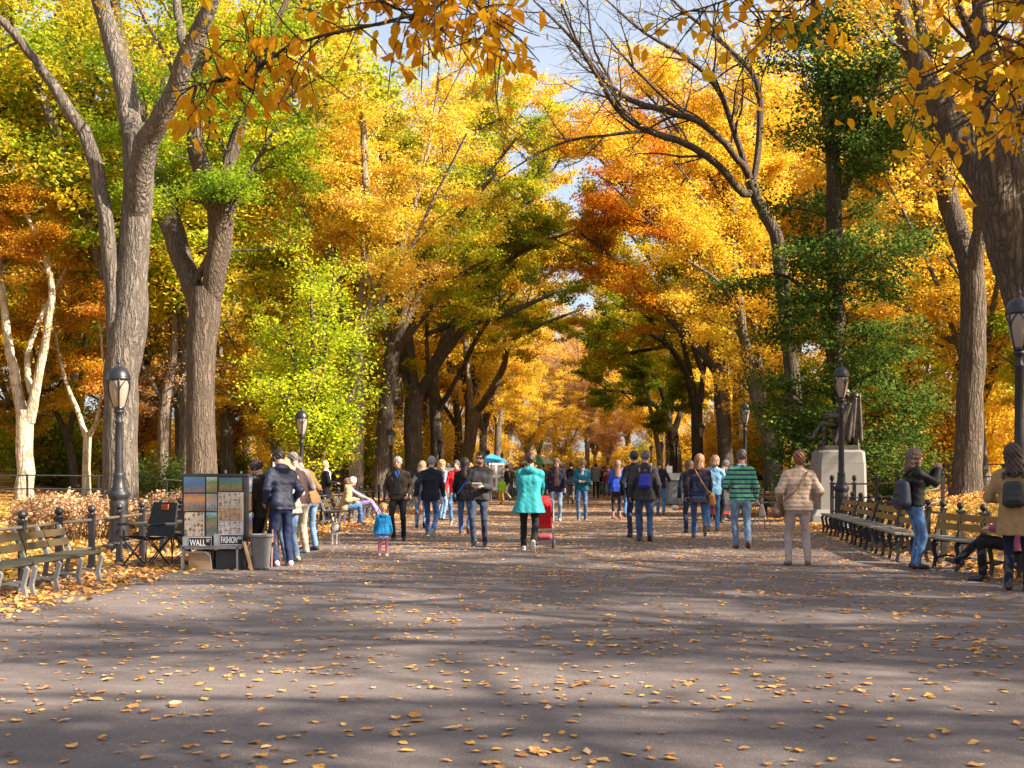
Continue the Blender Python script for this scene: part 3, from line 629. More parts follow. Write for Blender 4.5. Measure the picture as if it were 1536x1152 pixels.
for k, (x, y) in enumerate([(-10,166),(-4,176),(3,170),(9,164),(-15,172),(14,176),(-1,190),(6,186)]):
    c_, nm = [(PALE,'pale pink'),(ORANGE,'orange'),(GOLD,'golden'),(OLIVE,'olive'),(ORANGE,'orange'),(PALE,'pale pink'),(MIXED,'green and gold'),(GOLD,'golden')][k]
    plant_template(TBs[k % 2], x, y, 1.35, k, 'sapling', nm + ' bushy sapling closing the far end of the walk', c_, TWIG, 'saplings at the far end of the walk', 'bush')
for k, (x, y, t) in enumerate([(-14,75,1),(-16,92,1),(-19,84,1),(-13.5,105,1),(-16,120,1),(-12.5,66,0),(-12.8,88,1),(10.5,90,1),(12,105,1),(11.5,75,1),(10.5,118,1),(22,62,1),(27,75,1),(31,88,1),(18,55,1),(24,52,2),(15,68,1),(-32,80,1),(-12,140,1),(10.5,140,1)]):
    c_, nm = BC[[1,1,3,3,1,5,1,3,3,1][k % 10]]
    plant_template(TBs[t], x, y, 1.25, k * 1.3, 'sapling', '%s thick sapling in the woods' % nm, c_, ELMD, 'undergrowth of the woods on the ' + ('left' if x < 0 else 'right'), 'bush')
for k, (x, y, t, sc) in enumerate([(-8,158,3,1.0),(-3,162,3,.8),(3,160,3,.75),(9,156,3,1.0),(-12,150,3,1.0),(0,170,1,1.0),(6,174,1,1.0),(12,164,1,1.0),(-5,190,0,1.2),(3,200,0,1.2)]):
    c_, nm = [(ORANGE,'orange'),(GOLD,'golden'),(PALE,'pale peach')][k % 3]
    plant_template(TP[t], x, y, sc, k * 1.1, 'elm_tree', nm + ' tree closing the far end of the walk', c_, TWIG, 'trees closing the far end of the walk')
place_names()
# ---------------------------------------------------------------- ground
def sheet(name, xs, ys, zf, mat, kind='structure', dz=0.0):
    X, Y = np.meshgrid(xs, ys); Z = zf(X, Y) + dz
    nx, ny = len(xs), len(ys)
    v = np.stack([X, Y, Z], -1).reshape(-1, 3)
    i = np.arange(ny - 1)[:, None] * nx; j = np.arange(nx - 1)[None, :]
    q = np.stack([i+j, i+j+1, i+nx+j+1, i+nx+j], -1).reshape(-1, 4)
    m = MB(); m.add(v, [q]); return m.build(name, mat, None, True, kind=kind)
t = NT('lawn_surface'); co = t.coord(); n1 = t.noise(co, .35, 4); n2 = t.noise(co, 9, 6, .75); n3 = t.noise(co, 60, 2)
grass = t.mix(n2, (.035,.05,.008), (.16,.17,.02)); leafc = t.mix(n3, (.30,.15,.03), (.55,.30,.07))
c = t.mix(t.ramp(t.mix(.45, n1, n2), [(.40,(0,)*3),(.56,(1,)*3)]), grass, leafc)
LAWN = t.bsdf(c, .95, normal=t.bump(n2, .8, .05), spec=.1)
t = NT('asphalt'); co = t.coord(); n1 = t.noise(co, .5, 4); n2 = t.noise(co, 7, 5, .7); n3 = t.noise(co, 130, 3, .7)
vv = t.n('ShaderNodeTexVoronoi'); vv.inputs['Scale'].default_value = 90; t.l(co, vv.inputs['Vector'])
c = t.mix(n1, (.112,.091,.092), (.172,.141,.137)); c = t.mix(t.ramp(n2, [(.3,(0,)*3),(.8,(.5,)*3)]), c, (.225,.188,.162))
c = t.mix(t.ramp(n3, [(.35,(.55,)*3),(.62,(0,)*3)]), c, (.07,.06,.062)); c = t.mix(t.ramp(vv.outputs['Color'], [(.8,(0,)*3),(.95,(.5,)*3)]), c, (.34,.31,.29))
pn = t.noise(t.coord((1, .6, 1)), .33, 6, .7); c = t.mix(t.ramp(pn, [(.42,(.34,)*3),(.5,(0,)*3),(.56,(0,)*3),(.62,(.28,)*3)]), c, (.075,.062,.06)); sn = t.noise(t.coord((.35, 1.6, 1)), 1.1, 6, .75); c = t.mix(t.ramp(sn, [(.55,(0,)*3),(.72,(.4,)*3)]), c, (.25,.215,.19))
ck = t.n('ShaderNodeTexVoronoi', feature='DISTANCE_TO_EDGE'); ck.inputs['Scale'].default_value = .22
wv = t.n('ShaderNodeVectorMath', operation='MULTIPLY_ADD'); t.l(n2, wv.inputs[0]); wv.inputs[1].default_value = (.8,)*3; t.l(co, wv.inputs[2]); t.l(wv.outputs[0], ck.inputs['Vector'])
c = t.mix(t.ramp(ck.outputs['Distance'], [(0,(.22,)*3),(.004,(0,)*3)]), c, (.06,.052,.05))
ASPH = t.bsdf(c, .85, normal=t.bump(t.mix(.5, n3, vv.outputs['Distance']), .7, .008), spec=.25)
xs = np.unique(np.concatenate([np.linspace(-200,-40,7), np.linspace(-40,40,81), np.linspace(40,200,7)])); ys = np.unique(np.concatenate([np.linspace(-60,0,7), np.linspace(0,120,61), np.linspace(120,420,8)]))
sheet('ground', xs, ys, lambda x, y: ground_z(x, y) - .004, LAWN)
def road_z(x, y): return np.where(np.abs(x) < 6.9, 0, 0) + .0 * y
xs = np.array([-7.1, -5, -2.5, 0, 2.5, 5, 6.9]); ys = np.linspace(-30, 168, 40)
sheet('promenade_pavement', xs, ys, lambda x, y: 0.03 * np.cos(x / 7 * 1.57) * 0 + 0 * x, ASPH)
# ---------------------------------------------------------------- fallen leaves
rng = np.random.default_rng(5)
LIT = ((0,(.20,.09,.035)),(.25,(.45,.22,.08)),(.5,(.62,.33,.13)),(.72,(.66,.33,.06)),(.85,(.70,.46,.24)),(1,(.76,.40,.03)))
def litter(xs, ys, size, mb, lift=.004, curl=.15, flat=.09):
    z = ground_z(xs, ys); z = np.where((xs > -7.1) & (xs < 6.9), np.maximum(z, 0) * 0 + z, z)
    C = np.stack([xs, ys, z + lift + rng.uniform(0, .006, len(xs))], 1)
    tt = rng.beta(1.8, 1.8, len(xs)); nr = (C[:, 1] < 19) & (np.abs(C[:, 0]) < 9)
    leaf_quads(mb, C[~nr], size, rng, tt[~nr], flat, curl, .75)
    C = C[nr]; n = len(C)
    if n:                       # the nearest ones have a real blade outline, a fold and a stalk
        N = rng.normal(0, flat * .8, (n, 3)); N[:, 2] = 1; N /= np.linalg.norm(N, axis=1)[:, None]; a = rng.uniform(0, 6.283, n)
        A = np.stack([np.cos(a), np.sin(a), 0*a], 1); A -= N * (A * N).sum(1)[:, None]; A /= np.linalg.norm(A, axis=1)[:, None]; B = np.cross(N, A)
        s = size * rng.uniform(.55, 1.3, (n, 1)); f = rng.uniform(-.02, .16, (n, 1)) * s; g = rng.uniform(-.02, .18, (n, 1)) * s; w = rng.uniform(.24, .40, (n, 1)) * s; k = rng.uniform(-.12, .12, (n, 1)) * s
        v = np.stack([C - A*s*.5, C - A*s*.22 + B*w + N*f, C + A*s*.16 + B*w*.85 + N*g, C + A*s*.55 + B*k + N*f*.6, C + A*s*.16 - B*w*.85 + N*g*.7, C - A*s*.22 - B*w + N*f, C - A*s*.72 + N*.012, C - A*s*.5 + B*.003], 1).reshape(-1, 3)
        i = np.arange(n)[:, None] * 8
        mb.add(v, [np.concatenate([i + np.array([[0,1,2,3]]), i + np.array([[0,3,4,5]])]), i + np.array([[0,6,7]])]); t_ = tt[nr]; mb.tint.append(np.concatenate([t_, t_, t_ * .4]))
mb = MB()
n = 52000; y = 3.5 + 66 * rng.uniform(0, 1, n) ** .9; x = rng.uniform(-7, 6.8, n)
dens = .35 + .65 * smooth(10, 34, y)                       # thicker farther on, where nobody swept
k = rng.uniform(0, 1, n) < dens; litter(x[k], y[k], .060, mb)
n = 15000; y = rng.uniform(8, 34, n); x = rng.uniform(-7, 6.8, n); k = rng.uniform(0, 1, n) < (.25 + .75 * smooth(9, 24, y)) * (.35 + .65 * (np.sin(x * 1.1 + y * .5) * np.sin(y * .9 - x * .4) > -.1)); litter(x[k], y[k], .06, mb)
for i in range(190):                                        # small drifts
    cx, cy = rng.uniform(-6, 6), rng.uniform(5, 50); m_ = rng.integers(4, 26)
    litter(cx + rng.normal(0, .35, m_), cy + rng.normal(0, .25, m_), .075, mb)
n = 16000; y = rng.uniform(22, 110, n); x = rng.uniform(-7, 6.8, n); k = rng.uniform(0, 1, n) < smooth(18, 45, y) * .8; litter(x[k], y[k], .10, mb)
n = 15000; y = rng.uniform(8, 70, n); x = -5.7 - np.abs(rng.normal(0, .75, n)) + rng.normal(0, .2, n); litter(x, y, .085, mb, .015, .4, .5)
n = 12000; y = rng.uniform(11, 70, n); x = 5.35 + np.abs(rng.normal(0, .8, n)) + rng.normal(0, .2, n); litter(x, y, .085, mb, .015, .4, .5)
mb.build('fallen_leaves', leafm(LIT, .18), None, False, kind='stuff', label='fallen orange and tan leaves scattered over the pavement', cat='leaves')
mb = MB()
n = 26000; y = rng.uniform(12, 75, n); x = -7.3 - rng.exponential(7, n); litter(x, y, .12, mb, .02, .4, .45)
n = 22000; y = rng.uniform(12, 75, n); x = 7.1 + rng.exponential(6, n); litter(x, y, .12, mb, .02, .4, .45)
n = 2600; a = rng.uniform(0, 6.28, n); r_ = np.abs(rng.normal(0, .75, n)); litter(10.8 + r_*np.cos(a), 32.6 + r_*np.sin(a), .13, mb, .06, .5, .8)
mb.build('lawn_leaves', leafm(LIT, .18), None, False, kind='stuff', label='carpet of fallen orange leaves on the lawns', cat='leaves')
mb = MB(); n = 26000; y = rng.uniform(12, 60, n); x = np.where(rng.uniform(0, 1, n) < .55, -7.3 - rng.exponential(6, n), 7.2 + rng.exponential(6, n))
z = ground_z(x, y); h = rng.uniform(.04, .11, n); a = rng.uniform(0, 6.28, n); w = .012
B = np.stack([x, y, z - .01], 1); dx = np.stack([np.cos(a)*w, np.sin(a)*w, 0*a], 1); T = B + np.stack([rng.normal(0,.03,n), rng.normal(0,.03,n), h], 1)
mb.add(np.stack([B-dx, B+dx, T], 1).reshape(-1, 3), [np.arange(3*n).reshape(-1, 3)]); mb.tint.append(rng.uniform(0, 1, n))
mb.build('lawn_grass', leafm(((0,(.05,.09,.01)),(.6,(.16,.19,.02)),(1,(.34,.30,.05))), .3), None, kind='stuff', label='short grass on the lawns', cat='grass')
# ---------------------------------------------------------------- iron and wood
IRON = plain((.018,.018,.022), .5, .0, .4, 9, .3); IRONG = plain((.16,.165,.175), .5, .0, .5, 9, .3); IRONB = plain((.012,.012,.016), .35, 0, .5, 9, .3)
def slatm(c):
    t = NT('slat_wood'); co = t.coord((1, 12, 12)); nz = t.noise(co, 3, 6, .7); b = t.noise(t.coord(), 2, 3)
    col = t.mix(nz, var(c, .55), var(c, 1.25)); col = t.mix(b, col, var(c, .75))
    return t.bsdf(col, .6, normal=t.bump(nz, .4, .01), spec=.3)
SLAT_O = slatm((.30,.165,.045)); SLAT_G = slatm((.22,.20,.12)); SLAT_S = slatm((.26,.23,.18))
LEGPROF = [(-.24,0,-.19,0),(-.215,.06,-.175,.06),(-.20,.16,-.155,.15),(-.225,.27,-.18,.27),(-.245,.36,-.195,.35),(-.20,.425,-.17,.40)]
def bench_frame(mb, y):
    M = Matrix.Translation((0, y, 0))
    mb.extrude(LEGPROF, .045, M)                                                   # front scroll leg
    mb.extrude([(.24,0,.29,0),(.215,.10,.26,.10),(.19,.20,.23,.22),(.17,.33,.215,.34),(.16,.42,.215,.43),(.20,.55,.25,.55),(.245,.68,.285,.67),(.30,.82,.335,.81)], .045, M)   # rear leg and back post
    mb.extrude([(-.20,.385,-.20,.425),(0,.375,0,.41),(.19,.385,.19,.43)], .045, M)   # seat rail
    mb.extrude([(-.19,.13,-.19,.17),(0,.17,0,.20),(.21,.13,.21,.17)], .03, M)        # stretcher
def make_bench(label, L=1.9, frames=4, slat=(SLAT_O, SLAT_S), iron=None, group='slatted benches along the promenade', arms=False):
    e = empty('park_bench', (0,0,0), 0, label, 'bench', group); iron = iron or IRON
    for i in range(frames):
        m = MB(); bench_frame(m, -L/2 + .07 + (L-.14) * i / (frames-1)); m.build('leg', iron, e)
    for i in range(4):
        m = MB(); m.box((-.19 + i*.115, 0, .432 - .006*(i in (1, 2))), (.098, L, .03)); m.build('seat_slat', slat[1], e)
    for k, (xx, zz) in enumerate([(.225,.585),(.268,.72)]):
        for s_ in range(frames - 1):
            w = (L - .14) / (frames - 1); m = MB(); m.box((xx - .03, -L/2 + .07 + w*(s_+.5), zz), (.026, w - .03, .098), M=Matrix.Rotation(.28, 3, 'Y')); m.build('back_slat', slat[0], e)
    return e
def put(o, x, y, rz, label=None):
    o.location = (x, y, float(ground_z(x, y)) if abs(x) > 6.9 else 0); o.rotation_euler = (0, 0, rz)
    if label: o['label'] = label
    return o
# bench local: -x is the front. left row faces +X (rotate pi), right row faces -X
def bench_row(proto, spots, labels):
    for (x, y, rz), lb in zip(spots, labels):
        put(copy_tree(proto), x, y, rz, lb)
bo = make_bench('orange slatted bench in the near right run', 1.9, 4)
bw = make_bench('weathered bench in the near left row', 1.9, 4, (slatm((.07,.05,.024)), slatm((.055,.052,.034))), IRONG)
# left near row, along X = -6
bw.scale = (1, 1, .88)
put(bw, -6.35, 13.85, R(180), 'weathered grey legged bench at the near left, its end towards the picture stall')
bench_row(bw, [(-6.35,11.9,R(180))], ['weathered bench cut by the left edge'])
bench_row(bw, [(-6.4,26.0,R(180)),(-6.4,30.2,R(180)),(-6.4,32.2,R(180)),(-6.4,34.2,R(180)),(-6.4,42,R(180)),(-6.4,44,R(180)),(-6.4,46,R(180))],
   ['bench behind the men leaning over the stall', 'bench with the seated person in a tan coat', 'bench with the reclining person in purple trousers', 'bench just past the purple trousers', ] + ['%s of three empty benches far along the left fence' % q for q in ('nearest', 'middle', 'farthest')])
# right runs
pA = [(5.5, 26.3), (4.95, 17.6)]; pB = [(5.0, 17.45), (6.05, 13.6)]
def run(p, n, L=1.95):
    d = np.array(p[1]) - np.array(p[0]); d = d / np.linalg.norm(d); q = np.array(p[0]) + d * L / 2; a = math.atan2(-d[0], d[1]) if False else math.atan2(d[1], d[0]) + math.pi/2
    return [(q[0] + d[0]*L*i, q[1] + d[1]*L*i, a) for i in range(n)]
ra = run(pA, 4, 2.15); rb = run(pB, 2, 1.95)
names = ['farthest orange bench of the right run, beside the beige puffer woman', 'orange bench second from the statue end of the right run', 'orange bench third from the statue end of the right run', 'bench with pale worn paint beside the woman with the backpack']
put(bo, *ra[0], names[0]); bench_row(bo, ra[1:], names[1:])
bench_row(bo, rb, ['orange bench between the jeans woman and the seated booted woman', 'bench carrying the seated woman in black boots'])
bench_row(bo, [(5.75,35.6,R(90))], ['orange bench turned to face the walk before the statue, white bag on its seat'])
bench_row(bw, [(6.3,44,0),(6.3,46,0),(6.3,48,0)], ['%s of three empty benches far along the right fence' % q for q in ('nearest', 'middle', 'farthest')])
# ---------------------------------------------------------------- pipe fences with ball topped posts
def pipe_fence(label, pts, step, H=.86, mat=IRON, name='pipe_fence', rails=(.30,.70), gz=True):
    P = np.array(pts, float); seg = np.linalg.norm(np.diff(P, axis=0), axis=1); tot = seg.sum(); n = max(1, int(round(tot/step)))
    d = np.concatenate([[0], np.cumsum(seg)]); ts = np.linspace(0, tot, n + 1)
    X = np.interp(ts, d, P[:, 0]); Y = np.interp(ts, d, P[:, 1]); Z = ground_z(X, Y) * (1 if gz else 0); x0, y0 = X[0], Y[0]
    e = empty(name, (x0, y0, 0), 0, label, 'fence', 'iron pipe fences edging the lawns'); mesh = None
    for i in range(n + 1):
        if mesh is None:
            m = MB(); m.box((0,0,H*.45), (.075,.075,H*.9)); m.box((0,0,H*.9), (.10,.10,.03)); m.lathe([(.03,H*.9),(.022,H*.93),(.03,H*.945),(.05,H*.97),(.056,H*1.0),(.05,H*1.03),(.03,H*1.055),(.002,H*1.065)], 12); m.box((0,0,.03),(.11,.11,.06))
            mesh = m.mesh('post', False)
        o = link('post', mesh, mat, e, loc=(X[i]-x0, Y[i]-y0, Z[i]))
    for rz in rails:
        m = MB(); m.tube(np.stack([X-x0, Y-y0, Z+rz], 1), .021, 8); m.build('rail', plain((.09,.07,.055), .55), e, True)
    return e
pipe_fence('near left iron pipe fence with ball topped posts, passing behind the picture stall', [(-6.75,9),(-7.0,15),(-7.05,17.2),(-7.35,22)], 1.08)
pipe_fence('left iron fence running behind the far left benches', [(-7.35,22.2),(-7.3,40),(-7.3,62)], 1.1, IRONG and .86)
pipe_fence('right iron pipe fence behind the orange benches', [(6.75,13.2),(5.75,17.3),(6.15,27)], 1.0)
pipe_fence('taller cross fence before the statue plot', [(5.95,28.3),(8.7,28.5)], .55, H=1.22, rails=(.42,.75,1.08))
pipe_fence('iron fence behind the bench facing the walk', [(4.9,36.6),(8.5,36.6)], .75)
pipe_fence('right iron fence running on past the statue', [(6.9,37),(6.9,62)], 1.1)
def wire_fence(label, pts, step=1.9, H=.95):
    P = np.array(pts, float); seg = np.linalg.norm(np.diff(P, axis=0), axis=1); tot = seg.sum(); n = int(round(tot/step)); d = np.concatenate([[0], np.cumsum(seg)]); ts = np.linspace(0, tot, n+1)
    X = np.interp(ts, d, P[:,0]); Y = np.interp(ts, d, P[:,1]); Z = ground_z(X, Y); e = empty('wire_fence', (X[0], Y[0], 0), 0, label, 'fence', 'low wire fences on the lawns')
    me = None
    for i in range(n+1):
        if me is None: m = MB(); m.box((0,0,H/2), (.05,.05,H)); me = m.mesh('post', False)
        link('post', me, IRON, e, loc=(X[i]-X[0], Y[i]-Y[0], Z[i]))
    q = np.stack([X-X[0], Y-Y[0], Z], 1)
    for z in (H-.03, H*.55):
        m = MB(); m.tube(q + (0,0,z), .022, 6); m.build('rail', IRON, e, True)
    m = MB()
    for z in np.linspace(.08, H*.5, 5): m.tube(q + (0,0,z), .004, 3)
    m.build('wire_mesh', IRON, e)
wire_fence('low black wire fence across the left lawn before the pale trees', [(-26,33),(-17,34),(-11,37),(-8.6,42)])
wire_fence('low black wire fence across the right lawn behind the tall elm', [(8.6,40),(13,38),(20,36),(28,35)])
# ---------------------------------------------------------------- lamp posts
t = NT('lamp_glass'); co = t.coord(); GLASS = t.bsdf(t.mix(t.noise(co, 6), (.20,.165,.135), (.30,.255,.215)), .2, spec=.6)
def make_lamp(label, H=3.4):
    e = empty('street_lamp', (0,0,0), 0, label, 'lamp post', 'black lamp posts lining the promenade'); k = H - .92
    m = MB(); m.lathe([(.27,0),(.27,.08),(.24,.10),(.235,.16),(.20,.19)], 8)
    m.lathe([(.20,.19),(.185,.3),(.175,.75),(.185,.86),(.16,.88),(.19,.92),(.215,.97),(.205,1.03),(.14,1.06),(.155,1.09),(.12,1.13),(.105,1.3),(.115,1.33),(.095,1.36)], 24, flute=.08, nf=12); m.build('base', IRON, e, True)
    m = MB(); m.lathe([(.085,1.36),(.078,1.9),(.068,k-.22),(.085,k-.2),(.085,k-.17),(.065,k-.15),(.062,k-.06),(.095,k-.03),(.11,k),(.075,k+.03)], 24, flute=.1, nf=10); m.build('pole', IRON, e, True)
    prof = [(.085,.04),(.115,.10),(.165,.25),(.20,.40),(.212,.50),(.205,.56)]
    m = MB(); m.lathe([(r_*.95, k+z) for r_, z in prof], 24); m.build('lantern_glass', GLASS, e, True)
    m = MB(); m.lathe([(.07,k+.02),(.10,k+.03),(.10,k+.07),(.085,k+.075)], 20); m.lathe([(.212,k+.53),(.225,k+.54),(.225,k+.575),(.21,k+.59)], 24)
    for a in range(4):
        th = a * math.pi/2 + .4; pts = np.array([(r_*math.cos(th), r_*math.sin(th), k+z) for r_, z in prof]); m.tube(pts, .014, 6)
        for sgn in (-1, 1):          # curved tracery from each rib to the rim
            q = []
            for u in np.linspace(0, 1, 7):
                z = .30 + .24*u; rr = np.interp(z, [p[1] for p in prof], [p[0] for p in prof]) * 1.01; b = th + sgn * .72 * (u**2)
                q.append((rr*math.cos(b), rr*math.sin(b), k+z))
            m.tube(q, .010, 5)
    m.build('lantern_frame', IRONB, e, True)
    m = MB(); m.lathe([(.225,k+.575),(.222,k+.61),(.19,k+.68),(.14,k+.735),(.07,k+.77),(.03,k+.785)], 24); m.build('roof', IRONB, e, True)
    m = MB(); m.lathe([(.03,k+.785),(.022,k+.80),(.035,k+.83),(.03,k+.86),(.012,k+.88),(.008,k+.92),(.001,k+.93)], 10); m.build('finial', IRONB, e, True)
    return e
lamp = make_lamp('lamp post nearest the left benches, in front of the huge grey elm', 3.35); lamp.location = (-8.1, 20.2, 0); lamp.scale = (.86, .86, 1)
for y_, lb in zip((35, 51, 68, 85, 101, 118), ('lamp post among the lime yellow maple leaves', 'lamp post above the grey haired man in brown', 'lamp post against the pale leaning elm', 'lamp post just left of the sunglasses man', 'small lamp post right of the sunglasses man', 'smallest lamp post far along the left row')):
    o = copy_tree(lamp); o.location = (-8.55, y_, 0); o['label'] = lb
lamp_r = make_lamp('lamp post standing before the bronze statue', 3.98); lamp_r.location = (5.98, 27.4, 0); lamp_r.scale = (.84, .84, 1)
for x_, y_, lb in ((6.08, 16.4, 'big lamp post at the right edge above the tan coat woman'), (5.7, 42, 'lamp post above the striped sweater man'), (5.9, 60, 'lamp post before the dark elm of the right row'), (6.0, 78, 'lamp post left of the dark elm of the right row'), (6.2, 96, 'smaller lamp post far along the right row'), (6.3, 114, 'smallest lamp post far along the right row')):
    o = copy_tree(lamp_r); o.location = (x_, y_, 0); o['label'] = lb
# ---------------------------------------------------------------- dry bushes
def dry_bush(label, x, y, rx, ry, h, seed, c=((0,(.30,.17,.08)),(.5,(.50,.32,.18)),(1,(.66,.46,.30)))):
    rg = np.random.default_rng(seed); e = empty('dry_bush', (x, y, float(ground_z(x, y))), 0, label, 'bush', 'dry bushes on the lawns'); st = MB(); C = []
    for i in range(150):
        a = rg.uniform(0, 6.28); q = rg.uniform(0, 1) ** .5; p = np.array((rx*q*math.cos(a)*.8, ry*q*math.sin(a)*.8, -.02))
        d = np.array((math.cos(a)*q*.5, math.sin(a)*q*.5, 1.)); w = walk(rg, p, d, h * rg.uniform(.7, 1.05) * (1 - .3*q*q), 4, .13, 0); st.tube(w, [.010,.008,.006,.005,.004], 4, caps=False)
        C.append(w[-1] + rg.normal(0, .075, (45, 3))); C.append(interp(w, rg.uniform(.25, 1, 16)) + rg.normal(0, .07, (16, 3)))
    C = np.concatenate(C); f = MB(); leaf_quads(f, C, .07, rg, rg.beta(2, 2, len(C)), .9, .2, .7)
    st.build('stem', plain((.25,.16,.10), .8), e); f.build('foliage', leafm(c, .2), e)
dry_bush('pale dried hydrangea bush left of the near left lamp post', -10.3, 23.5, 1.3, .9, .86, 1)
dry_bush('pale dried hydrangea bush between the near lamp post and the stall', -8.35, 24, 1.1, .8, .9, 2)
dry_bush('pale dried bush beyond the fence right of the tall furrowed elm', 14.6, 36.5, 1.7, .8, .8, 3)
dry_bush('pale dried bush left of the tall furrowed elm on the lawn', 10.2, 40.5, 1.0, .7, .9, 4)
# small green undergrowth
for x, y, h, lb, s_, cc in ((-16.5, 46, 2.4, 'dark green shrub behind the slender pale tree', 11, GREEN), (8.2, 41, 1.6, 'low yellow green shrub behind the statue plinth', 12, LIME), (-13, 50, 1.5, 'low orange shrub behind the thick brown elm', 13, ORANGE), (9.3, 34.5, 2.2, 'leafy green shrub right of the statue plinth', 14, GREEN)):
    rg = np.random.default_rng(s_); e = empty('shrub', (x, y, float(ground_z(x, y))), 0, lb, 'shrub', 'shrubs on the lawns'); st = MB(); tw = []
    for i in range(34):
        a = rg.uniform(0, 6.28); w = walk(rg, (.3*math.cos(a), .3*math.sin(a), -.05), (math.cos(a)*rg.uniform(.1,.7), math.sin(a)*rg.uniform(.1,.7), 1), h*rg.uniform(.5,1), 5, .15, 0); st.tube(w, np.linspace(.016,.004,6), 4, caps=False); tw.append(w)
    st.build('stem', ELMD, e); foliage(rg, tw, 5200, .10, .2).build('foliage', leafm(cc), e)
